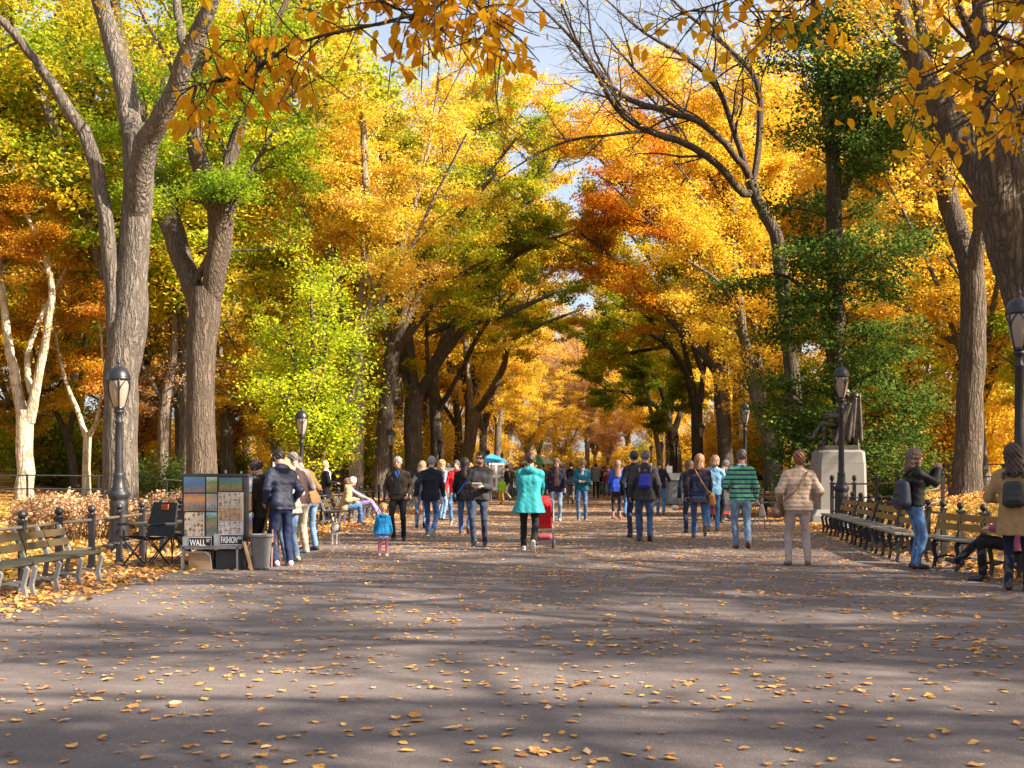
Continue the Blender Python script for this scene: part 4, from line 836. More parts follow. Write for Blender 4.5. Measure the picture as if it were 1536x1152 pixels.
# ---------------------------------------------------------------- smooth bodies: blended rounded cones -> one continuous surface
def sdf_mesh(prims, vox, k=.03, carve=(), planes=(), disp=None, mats=None):
    """prims: ('c',a,b,ra,rb[,k]) or ('e',centre,radii,R[,k]); returns verts, quads (surface nets)"""
    lo = np.full(3, 9e9); hi = -lo
    for p in prims:
        if p[0] == 'c':
            for q, r in ((p[1], p[3]), (p[2], p[4])): lo = np.minimum(lo, np.array(q) - r); hi = np.maximum(hi, np.array(q) + r)
        else: m = max(p[2]); lo = np.minimum(lo, np.array(p[1]) - m); hi = np.maximum(hi, np.array(p[1]) + m)
    lo -= 2.5 * vox; hi += 2.5 * vox
    n = np.ceil((hi - lo) / vox).astype(int) + 1
    ax = [(lo[i] + vox * np.arange(n[i])).astype(np.float32) for i in range(3)]
    D = np.full(n, .2, np.float32)
    def ev(p, sub):
        X = sub[0][:, None, None]; Y = sub[1][None, :, None]; Z = sub[2][None, None, :]
        if p[0] == 'c':
            a = np.array(p[1], float); b = np.array(p[2], float); d = b - a; L = max(1e-9, d @ d)
            t = np.clip(((X - a[0]) * d[0] + (Y - a[1]) * d[1] + (Z - a[2]) * d[2]) / L, 0, 1)
            return np.sqrt((X-a[0]-d[0]*t)**2 + (Y-a[1]-d[1]*t)**2 + (Z-a[2]-d[2]*t)**2) - (p[3] + (p[4] - p[3]) * t)
        c = p[1]; r = p[2]; Rm = np.array(p[3]) if p[3] is not None else np.eye(3)
        x, y, z = X - c[0], Y - c[1], Z - c[2]
        u = [Rm[0][i]*x + Rm[1][i]*y + Rm[2][i]*z for i in range(3)]
        k0 = np.sqrt((u[0]/r[0])**2 + (u[1]/r[1])**2 + (u[2]/r[2])**2); k1 = np.sqrt((u[0]/r[0]**2)**2 + (u[1]/r[1]**2)**2 + (u[2]/r[2]**2)**2) + 1e-9
        return k0 * (k0 - 1) / k1
    def box(p, mg):
        if p[0] == 'c': a = np.minimum(np.array(p[1]) - p[3], np.array(p[2]) - p[4]); b = np.maximum(np.array(p[1]) + p[3], np.array(p[2]) + p[4])
        else: m = max(p[2]); a = np.array(p[1]) - m; b = np.array(p[1]) + m
        i0 = np.maximum(0, np.floor((a - mg - lo) / vox).astype(int)); i1 = np.minimum(n, np.ceil((b + mg - lo) / vox).astype(int) + 1)
        return i0, i1
    for p in prims:
        kk = p[5] if p[0] == 'c' and len(p) > 5 else p[4] if p[0] == 'e' and len(p) > 4 else k
        i0, i1 = box(p, kk + 3 * vox)
        sl = tuple(slice(i0[i], i1[i]) for i in range(3)); d = ev(p, [ax[i][sl[i]] for i in range(3)]); o = D[sl]
        h = np.maximum(kk - np.abs(o - d), 0) / kk
        D[sl] = np.minimum(o, d) - h * h * kk * .25
    for p in carve:
        i0, i1 = box(p, 3 * vox)
        if (i1 <= i0).any(): continue
        sl = tuple(slice(i0[i], i1[i]) for i in range(3)); D[sl] = np.maximum(D[sl], -ev(p, [ax[i][sl[i]] for i in range(3)]))
    X, Y, Z = ax[0][:, None, None], ax[1][None, :, None], ax[2][None, None, :]
    for nn, d in planes: D = np.maximum(D, nn[0]*X + nn[1]*Y + nn[2]*Z - d)
    if disp is not None: D = D + disp(X, Y, Z).astype(np.float32)
    ins = D < 0
    c = [ins[a:n[0]-1+a, b:n[1]-1+b, e:n[2]-1+e] for a in (0,1) for b in (0,1) for e in (0,1)]
    s = sum(q.astype(np.int8) for q in c); act = (s > 0) & (s < 8); idx = np.argwhere(act)
    ids = np.full(act.shape, -1, np.int32); ids[act] = np.arange(len(idx))
    cor = [(a,b,e) for a in (0,1) for b in (0,1) for e in (0,1)]
    val = np.stack([D[idx[:,0]+a, idx[:,1]+b, idx[:,2]+e] for a,b,e in cor], 1)
    P = np.zeros((len(idx), 3)); W = np.zeros(len(idx))
    for i in range(8):
        for j in range(i+1, 8):
            if sum(abs(cor[i][q]-cor[j][q]) for q in range(3)) != 1: continue
            cr = (val[:,i] < 0) != (val[:,j] < 0); t = val[:,i] / np.where(cr, val[:,i]-val[:,j], 1)
            ci, cj = np.array(cor[i], float), np.array(cor[j], float)
            P += np.where(cr[:,None], ci + t[:,None]*(cj-ci), 0); W += cr
    V = lo + vox * (idx + P / W[:,None])
    Q = []
    for axx in range(3):
        o1, o2 = (axx+1) % 3, (axx+2) % 3
        a = [slice(None)]*3; b = [slice(None)]*3; a[axx] = slice(0, -1); b[axx] = slice(1, None)
        A, B = ins[tuple(a)], ins[tuple(b)]; e = np.argwhere(A != B)
        e = e[(e[:,o1] > 0) & (e[:,o2] > 0) & (e[:,o1] < n[o1]-1) & (e[:,o2] < n[o2]-1)]
        if not len(e): continue
        def g(d1, d2):
            q = e.copy(); q[:,o1] -= d1; q[:,o2] -= d2; return ids[q[:,0], q[:,1], q[:,2]]
        q = np.stack([g(1,1), g(0,1), g(0,0), g(1,0)], 1); fl = ~A[e[:,0], e[:,1], e[:,2]]
        q[fl] = q[fl][:, ::-1]; Q.append(q)
    return V, np.concatenate(Q)
def sdf_obj(name, prims, vox, mat, parent, k=.03, scale=1.0, **kw):
    V, Q = sdf_mesh(prims, vox, k, **kw)
    m = MB(); m.add(V * scale, [Q]); return m.build(name, mat, parent, True)
def ik(a, t, l1, l2, pole):
    a = np.array(a, float); t = np.array(t, float); d = t - a; L = np.linalg.norm(d); mx = (l1 + l2) * .995
    if L > mx: d = d / L * mx; t = a + d; L = mx
    u = d / L; x = (l1*l1 - l2*l2 + L*L) / (2*L); h = math.sqrt(max(0, l1*l1 - x*x))
    p = np.array(pole, float); p = p - u * (p @ u); p /= np.linalg.norm(p) + 1e-9
    return a + u * x + p * h, t
def rotx(a): c, s = math.cos(a), math.sin(a); return np.array([[1,0,0],[0,c,-s],[0,s,c]])
def roty(a): c, s = math.cos(a), math.sin(a); return np.array([[c,0,s],[0,1,0],[-s,0,c]])
def rotz(a): c, s = math.cos(a), math.sin(a); return np.array([[c,-s,0],[s,c,0],[0,0,1]])
ARMS = {'down': (.265,.03,.885), 'swingf': (.25,.22,.92), 'swingb': (.27,-.17,.90), 'pocket': (.215,.11,.97), 'hold': (.09,.30,1.13), 'phone': (.06,.35,1.47),
        'push': (.19,.42,1.04), 'reach': (.12,.46,1.18), 'bent': (.24,.25,1.10), 'lap': (.13,.30,.70), 'strap': (.14,.17,1.28), 'back': (.12,-.12,1.02)}
def hand_prims(w, d, palm, side, curl):
    """wrist, forearm direction, palm normal, side of the thumb (unit vector), finger curl in radians per joint"""
    d = d / np.linalg.norm(d); side = side - d * (side @ d); side /= np.linalg.norm(side) + 1e-9; palm = np.cross(d, side) * np.sign(np.cross(d, side) @ palm + 1e-9)
    P = []
    for o in (-.026, -.009, .009, .026): P.append(('c', w + side*o*.7, w + d*.085 + side*o, .014, .0125, .012))
    for o, L in zip((.028, .0095, -.0095, -.027), (.070, .080, .074, .058)):
        p = w + d*.085 + side*o; a = curl * .5
        for i, f in enumerate((.45, .32, .23)):
            q = p + (d*math.cos(a) + palm*math.sin(a)) * L * f; P.append(('c', p, q, .0088 - .0006*i, .0083 - .0008*i, .004)); p = q; a += curl
    p = w + d*.02 + side*.028; q = p + (d*.75 + side*.55 + palm*.25)*.042; P.append(('c', p, q, .013, .010, .008)); P.append(('c', q, q + (d*.9 + side*.15 + palm*.3)*.034, .0095, .008, .004))
    return P
SKIN = (.50,.285,.20)
JEAN = (.060,.105,.21); JEAND = (.030,.052,.115); JEANL = (.13,.20,.32)
def person(label, x, y, yaw, H=1.72, top=None, legs=None, hair=None, shoe=(.03,.028,.026), skinc=SKIN, arms=('down','down'), pole=None, stride=.0, feet=None, hipz=None,
           lean=0.0, nod=0.0, turn=0.0, girth=1.0, curl=.45, vox=.0135, lite=False, group=None, name='person', headk=1.0, extra=None, z0=0.0, cat='person', bronze=None):
    """one figure: body, garments, shoes and hair, facing local +Y"""
    jr = np.random.default_rng(sum(map(ord, label)) + 7); turn = turn + jr.uniform(-14, 14); nod = nod + jr.uniform(-2, 6); sway = jr.uniform(-.022, .022) if hipz is None else 0; tilt = R(jr.uniform(-3.5, 3.5))
    S = H / 1.75; top = top or {}; legs = legs or {}; hair = hair or {}
    e = empty(name, (x, y, z0), R(yaw), label, cat, group)
    hz = hipz if hipz is not None else .92 - .05 * abs(stride)
    up = hz - .92; Rl = rotx(-R(lean)) @ roty(tilt); pv = np.array([0, 0, .95])
    U = lambda p: Rl @ (np.array(p, float) - pv) + pv + np.array([sway, 0, up])
    Rh = Rl @ rotz(R(turn)) @ rotx(-R(nod)); hp = np.array([0, .0, 1.52])
    def Hd(p): return U(hp) + Rh @ (headk * (np.array(p, float) - hp))
    # legs
    if feet is None:
        feet = [(-.095, .30*stride, .085), (.095, -.34*stride, .085 + .13*abs(stride))] if stride else [(-.105, .02, .085), (.105, -.02, .085)]
    J = {}
    for i, sd in ((0, -1), (1, 1)):
        hip = np.array([sd*.085*girth**.5 + sway, 0, hz - sd*sway*.4]); kn, an = ik(hip, feet[i][:3], .43, .425, (sd*.12, 1, .05)); J[i] = (hip, kn, an)
    # arms
    A = {}
    for i, sd in ((0, -1), (1, 1)):
        sh = U((sd*.168*girth**.4, -.008, 1.385)); t = arms[i]; t = np.array(ARMS[t] if isinstance(t, str) else t, float); 
        if isinstance(arms[i], str): t = t * (sd, 1, 1) if arms[i] == 'lap' else U(t * (sd, 1, 1))
        else: t = t + (0, 0, 0)
        pl = (pole[i] if pole else None) or ((sd*.5, -.2, -1.2) if arms[i] == 'phone' else (sd*.5, -1, -.25)); el, wr = ik(sh, t, .285, .255, pl); A[i] = (sh, el, wr)
    g = girth
    # garments on the upper body
    tk = max(.012, top.get('thick', .014)); hem = top.get('hem', .84) - .015 ; fl = top.get('flare', 0.0)
    def torso(t_, gg=1.0):
        b = g**.5; q = []
        for s_ in (-1, 0, 1):
            q += [('c', U((s_*.085,-.012,1.400)), U((s_*.082*g,.005,1.27)), .050+t_, .092*b+t_, .02), ('c', U((s_*.085*g,.005,1.27)), U((s_*.066*g,.0,1.09)), .092*b+t_, .084*b+t_, .02), ('c', U((s_*.066*g,.0,1.09)), U((s_*.074*g,-.005,.93)), .084*b+t_, .098*b+t_, .02)]
        return q
    sgn = lambda i: (-1, 1)[i]
    def arm(i, t_, cuff=.93):
        sh, el, wr = A[i]; w2 = el + (wr - el) * cuff
        return [('c', sh, el, .050*g**.3+t_, .044+t_, .03), ('c', U((sgn(i)*.035,-.02,1.455)), sh, .036+t_*.6, .046*g**.3+t_, .05), ('c', el, w2, .045+t_, .034+t_, .02)]
    ph = np.random.default_rng(abs(hash(label)) % 99991 if False else sum(map(ord, label))).uniform(0, 6.28, 6)
    def folds(amp): return lambda X, Y, Z: amp * (np.sin(24*Z + 17*X + ph[0]) * np.sin(29*X - 13*Y - 9*Z + ph[1]) + .6*np.sin(38*Z - 33*X + 19*Y + ph[2]) * np.sin(17*Z + 21*X + ph[4]) + .35*np.sin(61*Z + 52*X + 30*Y + ph[3]))
    mcl = lambda c, **k: bronze or cloth(tuple(c), **k)
    if top.get('c'):
        q = torso(tk); q += arm(0, tk*.8) + arm(1, tk*.8) if not top.get('vest') else []
        q.append(('c', U((0,-.01,1.45)), U((0,-.012,1.505 if top.get('collar') else 1.475)), .062, .060 if top.get('collar') else .052))
        if top.get('hood') == 'down': q.append(('e', U((0,-.085,1.455)), (.115,.055,.065), None))
        hb = hem + up
        if hem < .88 or fl: q += [('c', U((s_*.074*g,-.005,.95)), (s_*(.078*g+fl*.4),-.01,hb), .098*g**.5+tk, .102*g**.5+tk+fl, .02) for s_ in (-1, 0, 1)]
        pz = top.get('quilt'); amp = top.get('fold', .0055)
        dis = (lambda X, Y, Z: folds(amp*.6)(X, Y, Z) + .010 * (1 - np.abs(np.sin(np.pi*Z/pz))**.6)) if pz else folds(amp)
        kw = dict(rough=top.get('rough', .85), stripe=top.get('stripe'), puff=bool(pz))
        sdf_obj(top.get('name', 'jacket'), q, vox, mcl(top['c'], **kw), e, .045, S, planes=[((0,0,-1), -hb)] if hipz is None or top.get('cut') else [((0,0,-1), -(hz-.09))], disp=dis)
        if top.get('vest'):
            q = torso(.004)[::3] + arm(0, .010) + arm(1, .010)
            if not lite: sdf_obj('sleeves', q, vox, mcl(top['vest']), e, .04, S, disp=folds(.003))
        if top.get('front'):     # open front: shirt panel standing proud of the chest
            w = top.get('fw', .055); q = [('c', U((s_*w*.45,.050+tk,1.39)), U((s_*w*.5,.066+tk,top.get('fz', .98))), w*.62, w*.72, .02) for s_ in (-1, 0, 1)] + [('c', U((0,.06,1.46)), U((0,.03,1.50)), .05, .05)]
            sdf_obj('shirt', q, vox, mcl(top['front']), e, .03, S, planes=[((0,0,-1), -(top.get('fz', .98)+up))])
        if top.get('under'):
            hu = top.get('uhem', hem-.08) + up; sdf_obj('shirt', torso(tk*.5)[2::3] + [('c', (-.08*g,-.01,hu), (.08*g,-.01,hu), .122*g**.5, .124*g**.5)], vox, mcl(top['under']), e, .045, S, planes=[((0,0,-1), -hu), ((0,0,1), 1.15+up)], disp=folds(.003))
        if top.get('scarf'):
            q = [('c', U((-.05,.03,1.475)), U((.05,.03,1.475)), .05, .05), ('c', U((-.05,-.03,1.48)), U((.05,-.03,1.48)), .045, .045), ('c', U((.04,.10,1.43)), U((.05,.12,1.22)), .03, .025)]
            sdf_obj('scarf', q, vox, mcl(top['scarf']), e, .03, S)
    # trousers or skirt
    if legs.get('c'):
        w = legs.get('w', 1.0); q = [('c', (-.07*g+sway,-.005,hz+.02), (.07*g+sway,-.005,hz+.02), .094*g**.5, .094*g**.5, .04), ('c', (-.06*g+sway,-.022,hz-.05), (.06*g+sway,-.022,hz-.05), .094*g**.5, .094*g**.5, .04)]
        for i in (0, 1):
            hip, kn, an = J[i]; a2 = an + (an - kn) / np.linalg.norm(an - kn) * (.03 if not legs.get('crop') else -legs['crop'])
            q += [('c', hip + (0,-.01,-.03), kn, .082*g**.5*w, .058*w, .02), ('c', kn, a2, .057*w, legs.get('cuff', .050)*w, .015)]
        sdf_obj(legs.get('name', 'trousers'), q, vox, mcl(legs['c'], denim=legs.get('denim', False)), e, .03, S, planes=[((0,0,1), hz+.14)], disp=folds(.0055))
        if legs.get('skirt'):
            hb = legs.get('shem', .62); q = [('c', (-.06,0,hz), (.06,0,hz), .115, .115), ('c', (-.07,0,hb), (.07,0,hb), .155, .155)]
            sdf_obj('skirt', q, vox, mcl(legs['skirt']), e, .03, S, planes=[((0,0,-1), -hb), ((0,0,1), hz+.12)], disp=folds(.004))
    # shoes
    for i in (0, 1):
        hip, kn, an = J[i]; pt = feet[i][3] if len(feet[i]) > 3 else (-48 if (stride and i == 1) else 0); ya = feet[i][4] if len(feet[i]) > 4 else (-1 if i else 1) * 7
        Rf = rotz(R(ya)) @ rotx(R(pt)); f = lambda p: an + Rf @ np.array(p, float)
        q = [('c', f((0,-.045,-.045)), f((0,.05,-.048)), .040, .040, .02), ('c', f((0,.05,-.05)), f((0,.155,-.058)), .041, .034, .03), ('c', an, f((0,-.02,-.03)), .040, .042, .02)]
        if legs.get('boot'): q.append(('c', an, an + (kn-an)*.75, .046, .056, .02))
        pl = [((0,0,-1), .002)] if pt == 0 else [(tuple(-Rf[:,2]), float(-Rf[:,2] @ f((0,0,-.083))))]
        sdf_obj('boot' if legs.get('boot') else 'shoe', q, .011 if not lite else .02, bronze or plain(tuple(shoe), .45), e, .02, S, planes=pl)
        if legs.get('sole') and not lite: sdf_obj('sole', [('c', f((0,-.045,-.077)), f((0,.15,-.079)), .040, .037)], .011, plain(tuple(legs['sole']), .6), e, .02, S, planes=[(tuple(Rf[:,2]), float(Rf[:,2] @ f((0,0,-.066)))), (tuple(-Rf[:,2]), float(-Rf[:,2] @ f((0,0,-.0855))))])
    # the body itself: head, neck, trunk, limbs, hands
    q = [('e', Hd((0,-.008,1.662)), (.074*headk,.094*headk,.096*headk), Rh), ('e', Hd((0,.022,1.600)), (.056*headk,.068*headk,.072*headk), Rh), ('c', Hd((0,.088,1.645)), Hd((0,.112,1.612)), .011, .016, .012),
         ('c', Hd((-.02,.068,1.552)), Hd((.02,.068,1.552)), .020, .020, .02), ('c', Hd((-.03,.075,1.672)), Hd((.03,.075,1.672)), .017, .017, .015), ('c', Hd((0,-.02,1.59)), U((0,-.012,1.44)), .052, .058, .02),
         ('c', Hd((-.022,.083,1.578)), Hd((.022,.083,1.578)), .010, .010, .006)]
    for sd in (-1, 1): q.append(('e', Hd((sd*.077,-.012,1.632)), (.011,.021,.032), Rh, .008))
    q += torso(-.02)
    for i in (0, 1):
        sh, el, wr = A[i]; hip, kn, an = J[i]
        q += [('c', sh, el, .042, .034, .02), ('c', el, wr, .035, .024, .015), ('c', hip, kn, .060, .040, .02), ('c', kn, an, .040, .032, .015)]
    car = [('e', Hd((sd*.031,.094,1.645)), (.016,.012,.010), Rh) for sd in (-1, 1)]
    V, Q = sdf_mesh(q, vox if not lite else vox*1.0, .035, carve=car if not lite else ())
    m = MB(); fc = V[Q].mean(1); mi = np.zeros(len(Q), int)
    for sd in (-1, 1): mi[np.linalg.norm(fc - Hd((sd*.031,.086,1.644)), axis=1) < .0155*headk] = 1
    mi[np.linalg.norm((fc - Hd((0,.092,1.578))) * (.7,1,1.6), axis=1) < .017*headk] = 2
    m.add(V * S, [Q]); m.mi = [mi.astype(np.int32)]
    for i, sd in ((0, -1), (1, 1)):
        sh, el, wr = A[i]; d = wr - el; d /= np.linalg.norm(d); pm = np.array([-sd, 0, 0.]) if abs(d[2]) > .6 else np.array([0, 0, -1.]); sdv = np.array([0, 1., 0]) if abs(d[2]) > .6 else np.array([-sd, 0, .4])
        if lite: hv, hq = sdf_mesh([('c', wr, wr + d*.10, .03, .035), ('c', wr + d*.09, wr + d*.15 + pm*.03, .03, .018)], .02, .02)
        else: hv, hq = sdf_mesh(hand_prims(wr - d*.012, d, pm, sdv, curl), .0062, .008)
        m.add(hv * S, [hq])
    sk = bronze or skin(tuple(skinc)); m.build('body', [sk, bronze or plain((.025,.018,.016), .3), bronze or skin(var(skinc, .55))], e, True)
    # hair, cap
    hc = hair.get('c')
    if hc:
        th = hair.get('th', .014); q = [('e', Hd((0,-.012,1.668)), ((.076+th)*headk,(.094+th)*headk,(.096+th)*headk), Rh)]; car = [('e', Hd((0,.115,1.60)), (.074*headk,.085*headk,.092*headk), Rh)]
        ty = hair.get('t', 'short'); pl = []
        if ty == 'short': car.append(('e', Hd((0,.02,1.52)), (.15,.10,.085), Rh)); car.append(('e', Hd((0,-.07,1.50)), (.15,.10,.07), Rh))
        if ty in ('long', 'bob'):
            zb = 1.36 if ty == 'long' else 1.50; zb = hair.get('zb', zb); bw = .062 if ty == 'bob' else .046
            q += [('c', Hd((-.045,-.05,1.63)), Hd((-.055,-.075,zb)), .058, bw), ('c', Hd((.045,-.05,1.63)), Hd((.055,-.075,zb)), .058, bw), ('c', Hd((0,-.07,1.62)), Hd((0,-.095,zb-.02)), .06, bw),
                  ('c', Hd((-.075,.01,1.64)), Hd((-.078,.02,max(zb, 1.47))), .028, .022), ('c', Hd((.075,.01,1.64)), Hd((.078,.02,max(zb, 1.47))), .028, .022)]
        if ty in ('long', 'bob'): q.append(('e', Hd((0,-.025,1.66)), (.103,.112,.10), Rh))
        if ty == 'bun': q.append(('e', Hd((0,-.105,1.665)), (.045,.04,.06), Rh)); car.append(('e', Hd((0,-.03,1.50)), (.15,.12,.085), Rh))
        if ty == 'puff': q += [('e', Hd((0,-.03,1.69)), (.105,.105,.085), Rh), ('e', Hd((0,-.05,1.62)), (.09,.075,.08), Rh)]
        hz_ = lambda X, Y, Z: .0055 * (np.sin(170*X + 60*Z + ph[1]) * np.sin(140*Y + ph[2]) + np.sin(95*Z + 110*X + ph[0]))
        sdf_obj('hair', q, vox*.9, bronze or hairm(tuple(hc)), e, .03, S, carve=car, planes=pl, disp=hz_)
    if hair.get('cap'):
        q = [('e', Hd((0,-.008,1.685)), (.092,.108,.09), Rh)]; car = [('e', Hd((0,0,1.58)), (.2,.2,.09), Rh)]
        o = sdf_obj('cap', q, vox*.9, cloth(tuple(hair['cap'])), e, .02, S, carve=car)
        b = sdf_obj('brim', [('e', Hd((0,.115,1.668)), (.068,.075,.013), Rh @ rotx(-.15))], .009, cloth(tuple(hair['cap'])), o, .02, S)
    if hair.get('shades'):
        q = [('c', Hd((-.045,.092,1.648)), Hd((-.018,.100,1.648)), .013, .014), ('c', Hd((.045,.092,1.648)), Hd((.018,.100,1.648)), .013, .014), ('c', Hd((-.015,.108,1.655)), Hd((.015,.108,1.655)), .006, .006),
             ('c', Hd((-.06,.085,1.652)), Hd((-.082,-.01,1.648)), .006, .005), ('c', Hd((.06,.085,1.652)), Hd((.082,-.01,1.648)), .006, .005)]
        sdf_obj('sunglasses', q, .007, plain((.012,.012,.014), .12), e, .006, S)
    if hair.get('beard'):
        sdf_obj('beard', [('e', Hd((0,.055,1.562)), (.050,.046,.040), Rh)], .010, hairm(tuple(hair['beard'])), e, .02, S, carve=[('e', Hd((0,.11,1.602)), (.05,.04,.026), Rh)])
    W = Matrix.Translation((x, y, z0)) @ Matrix.Rotation(R(yaw), 4, 'Z')
    info = dict(e=e, S=S, U=lambda p: U(p) * S, Hd=lambda p: Hd(p) * S, A={i: tuple(q * S for q in A[i]) for i in A}, J={i: tuple(q * S for q in J[i]) for i in J}, W=W, x=x, y=y, yaw=yaw, z0=z0)
    return info
def carried(info, name, label, cat, parts, group=None):
    """a bag or other thing a person carries: its own top-level object in the person's frame. parts: (part name, prims, vox, material, k)"""
    e = empty(name, (info['x'], info['y'], info['z0']), R(info['yaw']), label, cat, group)
    for nm, prims, vox, mat, k in parts: sdf_obj(nm, prims, vox, mat, e, k)
    return e
# ---------------------------------------------------------------- the people, from the stall to the right edge
def pp(label, px, gy, yaw, **k):
    x, y = at(px, gy); return person(label, x, y, yaw, **k)
BLK = (.018,.018,.021); NAVY = (.018,.024,.055); CHAR = (.055,.053,.057)
# around the stall
pp('woman in a dark olive jacket looking down at the prints, dark hair tied back', 394, 847, 82, H=1.56, top=dict(c=(.050,.040,.030), hem=.80, hood='down', thick=.018), legs=dict(c=BLK), hair=dict(t='bun', c=(.022,.014,.010)), arms=('hold','hold'), nod=22, lean=6, stride=.15)
pp('man in a shiny navy puffer jacket and navy trousers, brown hood lying on his collar', 424, 849, 40, H=1.72, top=dict(c=(.022,.028,.075), hem=.86, collar=1, thick=.022, quilt=.11, rough=.4, hood='down'), legs=dict(c=(.028,.045,.125), w=1.08), shoe=(.42,.43,.52), hair=dict(t='short', c=(.014,.010,.008)), arms=('pocket','pocket'), nod=20, lean=9, turn=18)
pp('person in a pale grey quilted jacket and light jeans behind the navy puffer man', 437, 842, 60, H=1.60, top=dict(c=(.34,.30,.27), hem=.82, quilt=.10, thick=.022), legs=dict(c=JEANL, denim=True), shoe=(.45,.44,.42), hair=dict(t='bob', c=(.36,.20,.09)), arms=('hold','bent'), lean=8, nod=14)
pp('man in a grey cap, maroon quilted vest and khaki trousers', 450, 830, 48, H=1.72, top=dict(c=(.075,.035,.036), vest=(.24,.22,.21), hem=.88, quilt=.075, thick=.022), legs=dict(c=(.33,.29,.23), w=1.15), shoe=(.50,.50,.50), hair=dict(t='short', c=(.12,.10,.09), cap=(.30,.27,.27)), arms=('hold','bent'), lean=10, nod=16, girth=1.06)
pp('man in a brown suede jacket and blue jeans bending towards the stall', 466, 826, 62, H=1.72, top=dict(c=(.20,.10,.045), hem=.86), legs=dict(c=(.10,.17,.28), denim=True), shoe=(.04,.03,.025), hair=dict(t='short', c=(.05,.03,.02)), arms=('down','bent'), lean=22, nod=18)
x_, y_ = at_depth(489, 700, 33)[:2]
person('blond woman in a long black coat and white scarf standing behind the left fence', x_, y_, -60, H=1.66, z0=float(ground_z(x_, y_)), top=dict(c=BLK, hem=.55, flare=.03, scarf=(.62,.60,.56)), legs=dict(c=BLK), hair=dict(t='short', c=(.45,.28,.13)), arms=('bent','bent'))
# toddler
pp('toddler in a bright blue hooded coat, denim skirt and pink leggings, seen from behind', 574, 834, 4, H=.80, headk=1.55, girth=1.25, top=dict(c=(.015,.23,.50), hem=.80, hood='down', thick=.03, flare=.04), legs=dict(c=(.62,.16,.28), skirt=(.22,.34,.55), shem=.64), shoe=(.78,.66,.66), hair=dict(t='short', c=(.50,.28,.12)),
   arms=((-.30,.10,.86),(.30,.10,.86)), nod=6, vox=.018, feet=[(-.12,.02,.085),(.14,.0,.085)])
# seated pair on the far left bench
person('person in a tan backpack coat seated on the far left bench, pale hair', -6.28, 30.2, -78, H=1.66, hipz=.50, feet=[(-.10,.42,.085),(.10,.46,.085)], top=dict(c=(.40,.26,.13), thick=.03, hood='down'), legs=dict(c=(.07,.15,.32)), shoe=(.05,.05,.08), hair=dict(t='short', c=(.62,.48,.38)), arms=('lap','lap'), lean=16, nod=20)
person('reclining person in purple trousers on the far left bench with legs stretched out', -6.3, 32.0, -80, H=1.6, hipz=.52, feet=[(-.09,.66,.30,35),(.10,.62,.24,30)], top=dict(c=(.20,.20,.22)), legs=dict(c=(.24,.18,.42)), shoe=(.16,.12,.10), hair=dict(t='short', c=(.10,.06,.04)), arms=('lap','lap'), lean=-22)
# the middle, left to right
m_ = pp('grey haired man in a brown jacket with blue collar, hands in pockets, walking this way', 598, 811, 180, H=1.68, girth=1.08, top=dict(c=(.072,.050,.036), hem=.88, collar=1, thick=.022, front=(.045,.042,.045), fw=.085), legs=dict(c=(.022,.022,.026)), shoe=(.03,.025,.022), hair=dict(t='short', c=(.30,.285,.275)), skinc=(.50,.26,.18), arms=('pocket','pocket'), stride=-.28)
sdf_obj('collar', [('c', m_['U']((-.035,.115,1.44)), m_['U']((-.004,.135,1.34)), .02, .010), ('c', m_['U']((.035,.115,1.44)), m_['U']((.004,.135,1.34)), .02, .010)], .009, cloth((.02,.10,.42)), m_['e'], .01)
pp('woman in dark jacket and light jeans, mostly hidden by the man in navy', 631, 792, 8, H=1.64, top=dict(c=(.06,.055,.06), hem=.85), legs=dict(c=(.12,.20,.34), denim=True, boot=True), shoe=BLK, hair=dict(t='bob', c=(.30,.19,.11)), stride=.4, arms=('swingb','down'))
pp('grey haired man in navy jacket and blue jeans walking away beside the red jacket', 646, 804, -4, H=1.72, girth=1.08, top=dict(c=(.020,.023,.045), hem=.82, collar=1, thick=.02), legs=dict(c=(.030,.075,.20), denim=True, sole=(.6,.58,.56)), shoe=(.05,.045,.05), hair=dict(t='short', c=(.20,.195,.195)), stride=.55, arms=('swingb','swingf'))
pp('blond person in a pale denim jacket behind the grey haired man in navy', 663, 780, -50, H=1.70, top=dict(c=(.20,.26,.34), hem=.86), legs=dict(c=(.14,.24,.40), denim=True), hair=dict(t='bob', c=(.34,.20,.10)), arms=('bent','down'))
pp('person in a red jacket and blue jeans walking this way', 684, 787, 176, H=1.68, top=dict(c=(.62,.018,.022), hem=.86, collar=1), legs=dict(c=(.05,.13,.30), denim=True), shoe=(.22,.16,.08), hair=dict(t='short', c=(.06,.04,.03)), stride=-.5, arms=('down','swingf'), skinc=(.58,.33,.24))
w_ = pp('woman with long dark hair in black jacket with blue strap, walking away', 697, 801, 2, H=1.70, girth=1.05, top=dict(c=(.020,.020,.024), hem=.80, thick=.02), legs=dict(c=(.050,.11,.26), denim=True, sole=(.16,.12,.09)), shoe=(.09,.06,.045), hair=dict(t='long', c=(.030,.016,.012), zb=1.34), stride=.5, arms=('swingf','hold'))
carried(w_, 'shoulder_bag', 'dark bag on a bright blue strap worn by the long haired woman in black', 'bag', [('strap', [('c', w_['U']((.13,-.10,1.40)), w_['U']((.02,-.145,1.22)), .013, .013), ('c', w_['U']((.02,-.145,1.22)), w_['U']((-.17,-.10,.95)), .013, .013)], .01, cloth((.02,.12,.62)), .01), ('bag', [('e', w_['U']((-.24,-.02,.86)), (.06,.12,.12), None)], .014, plain(BLK), .02)])
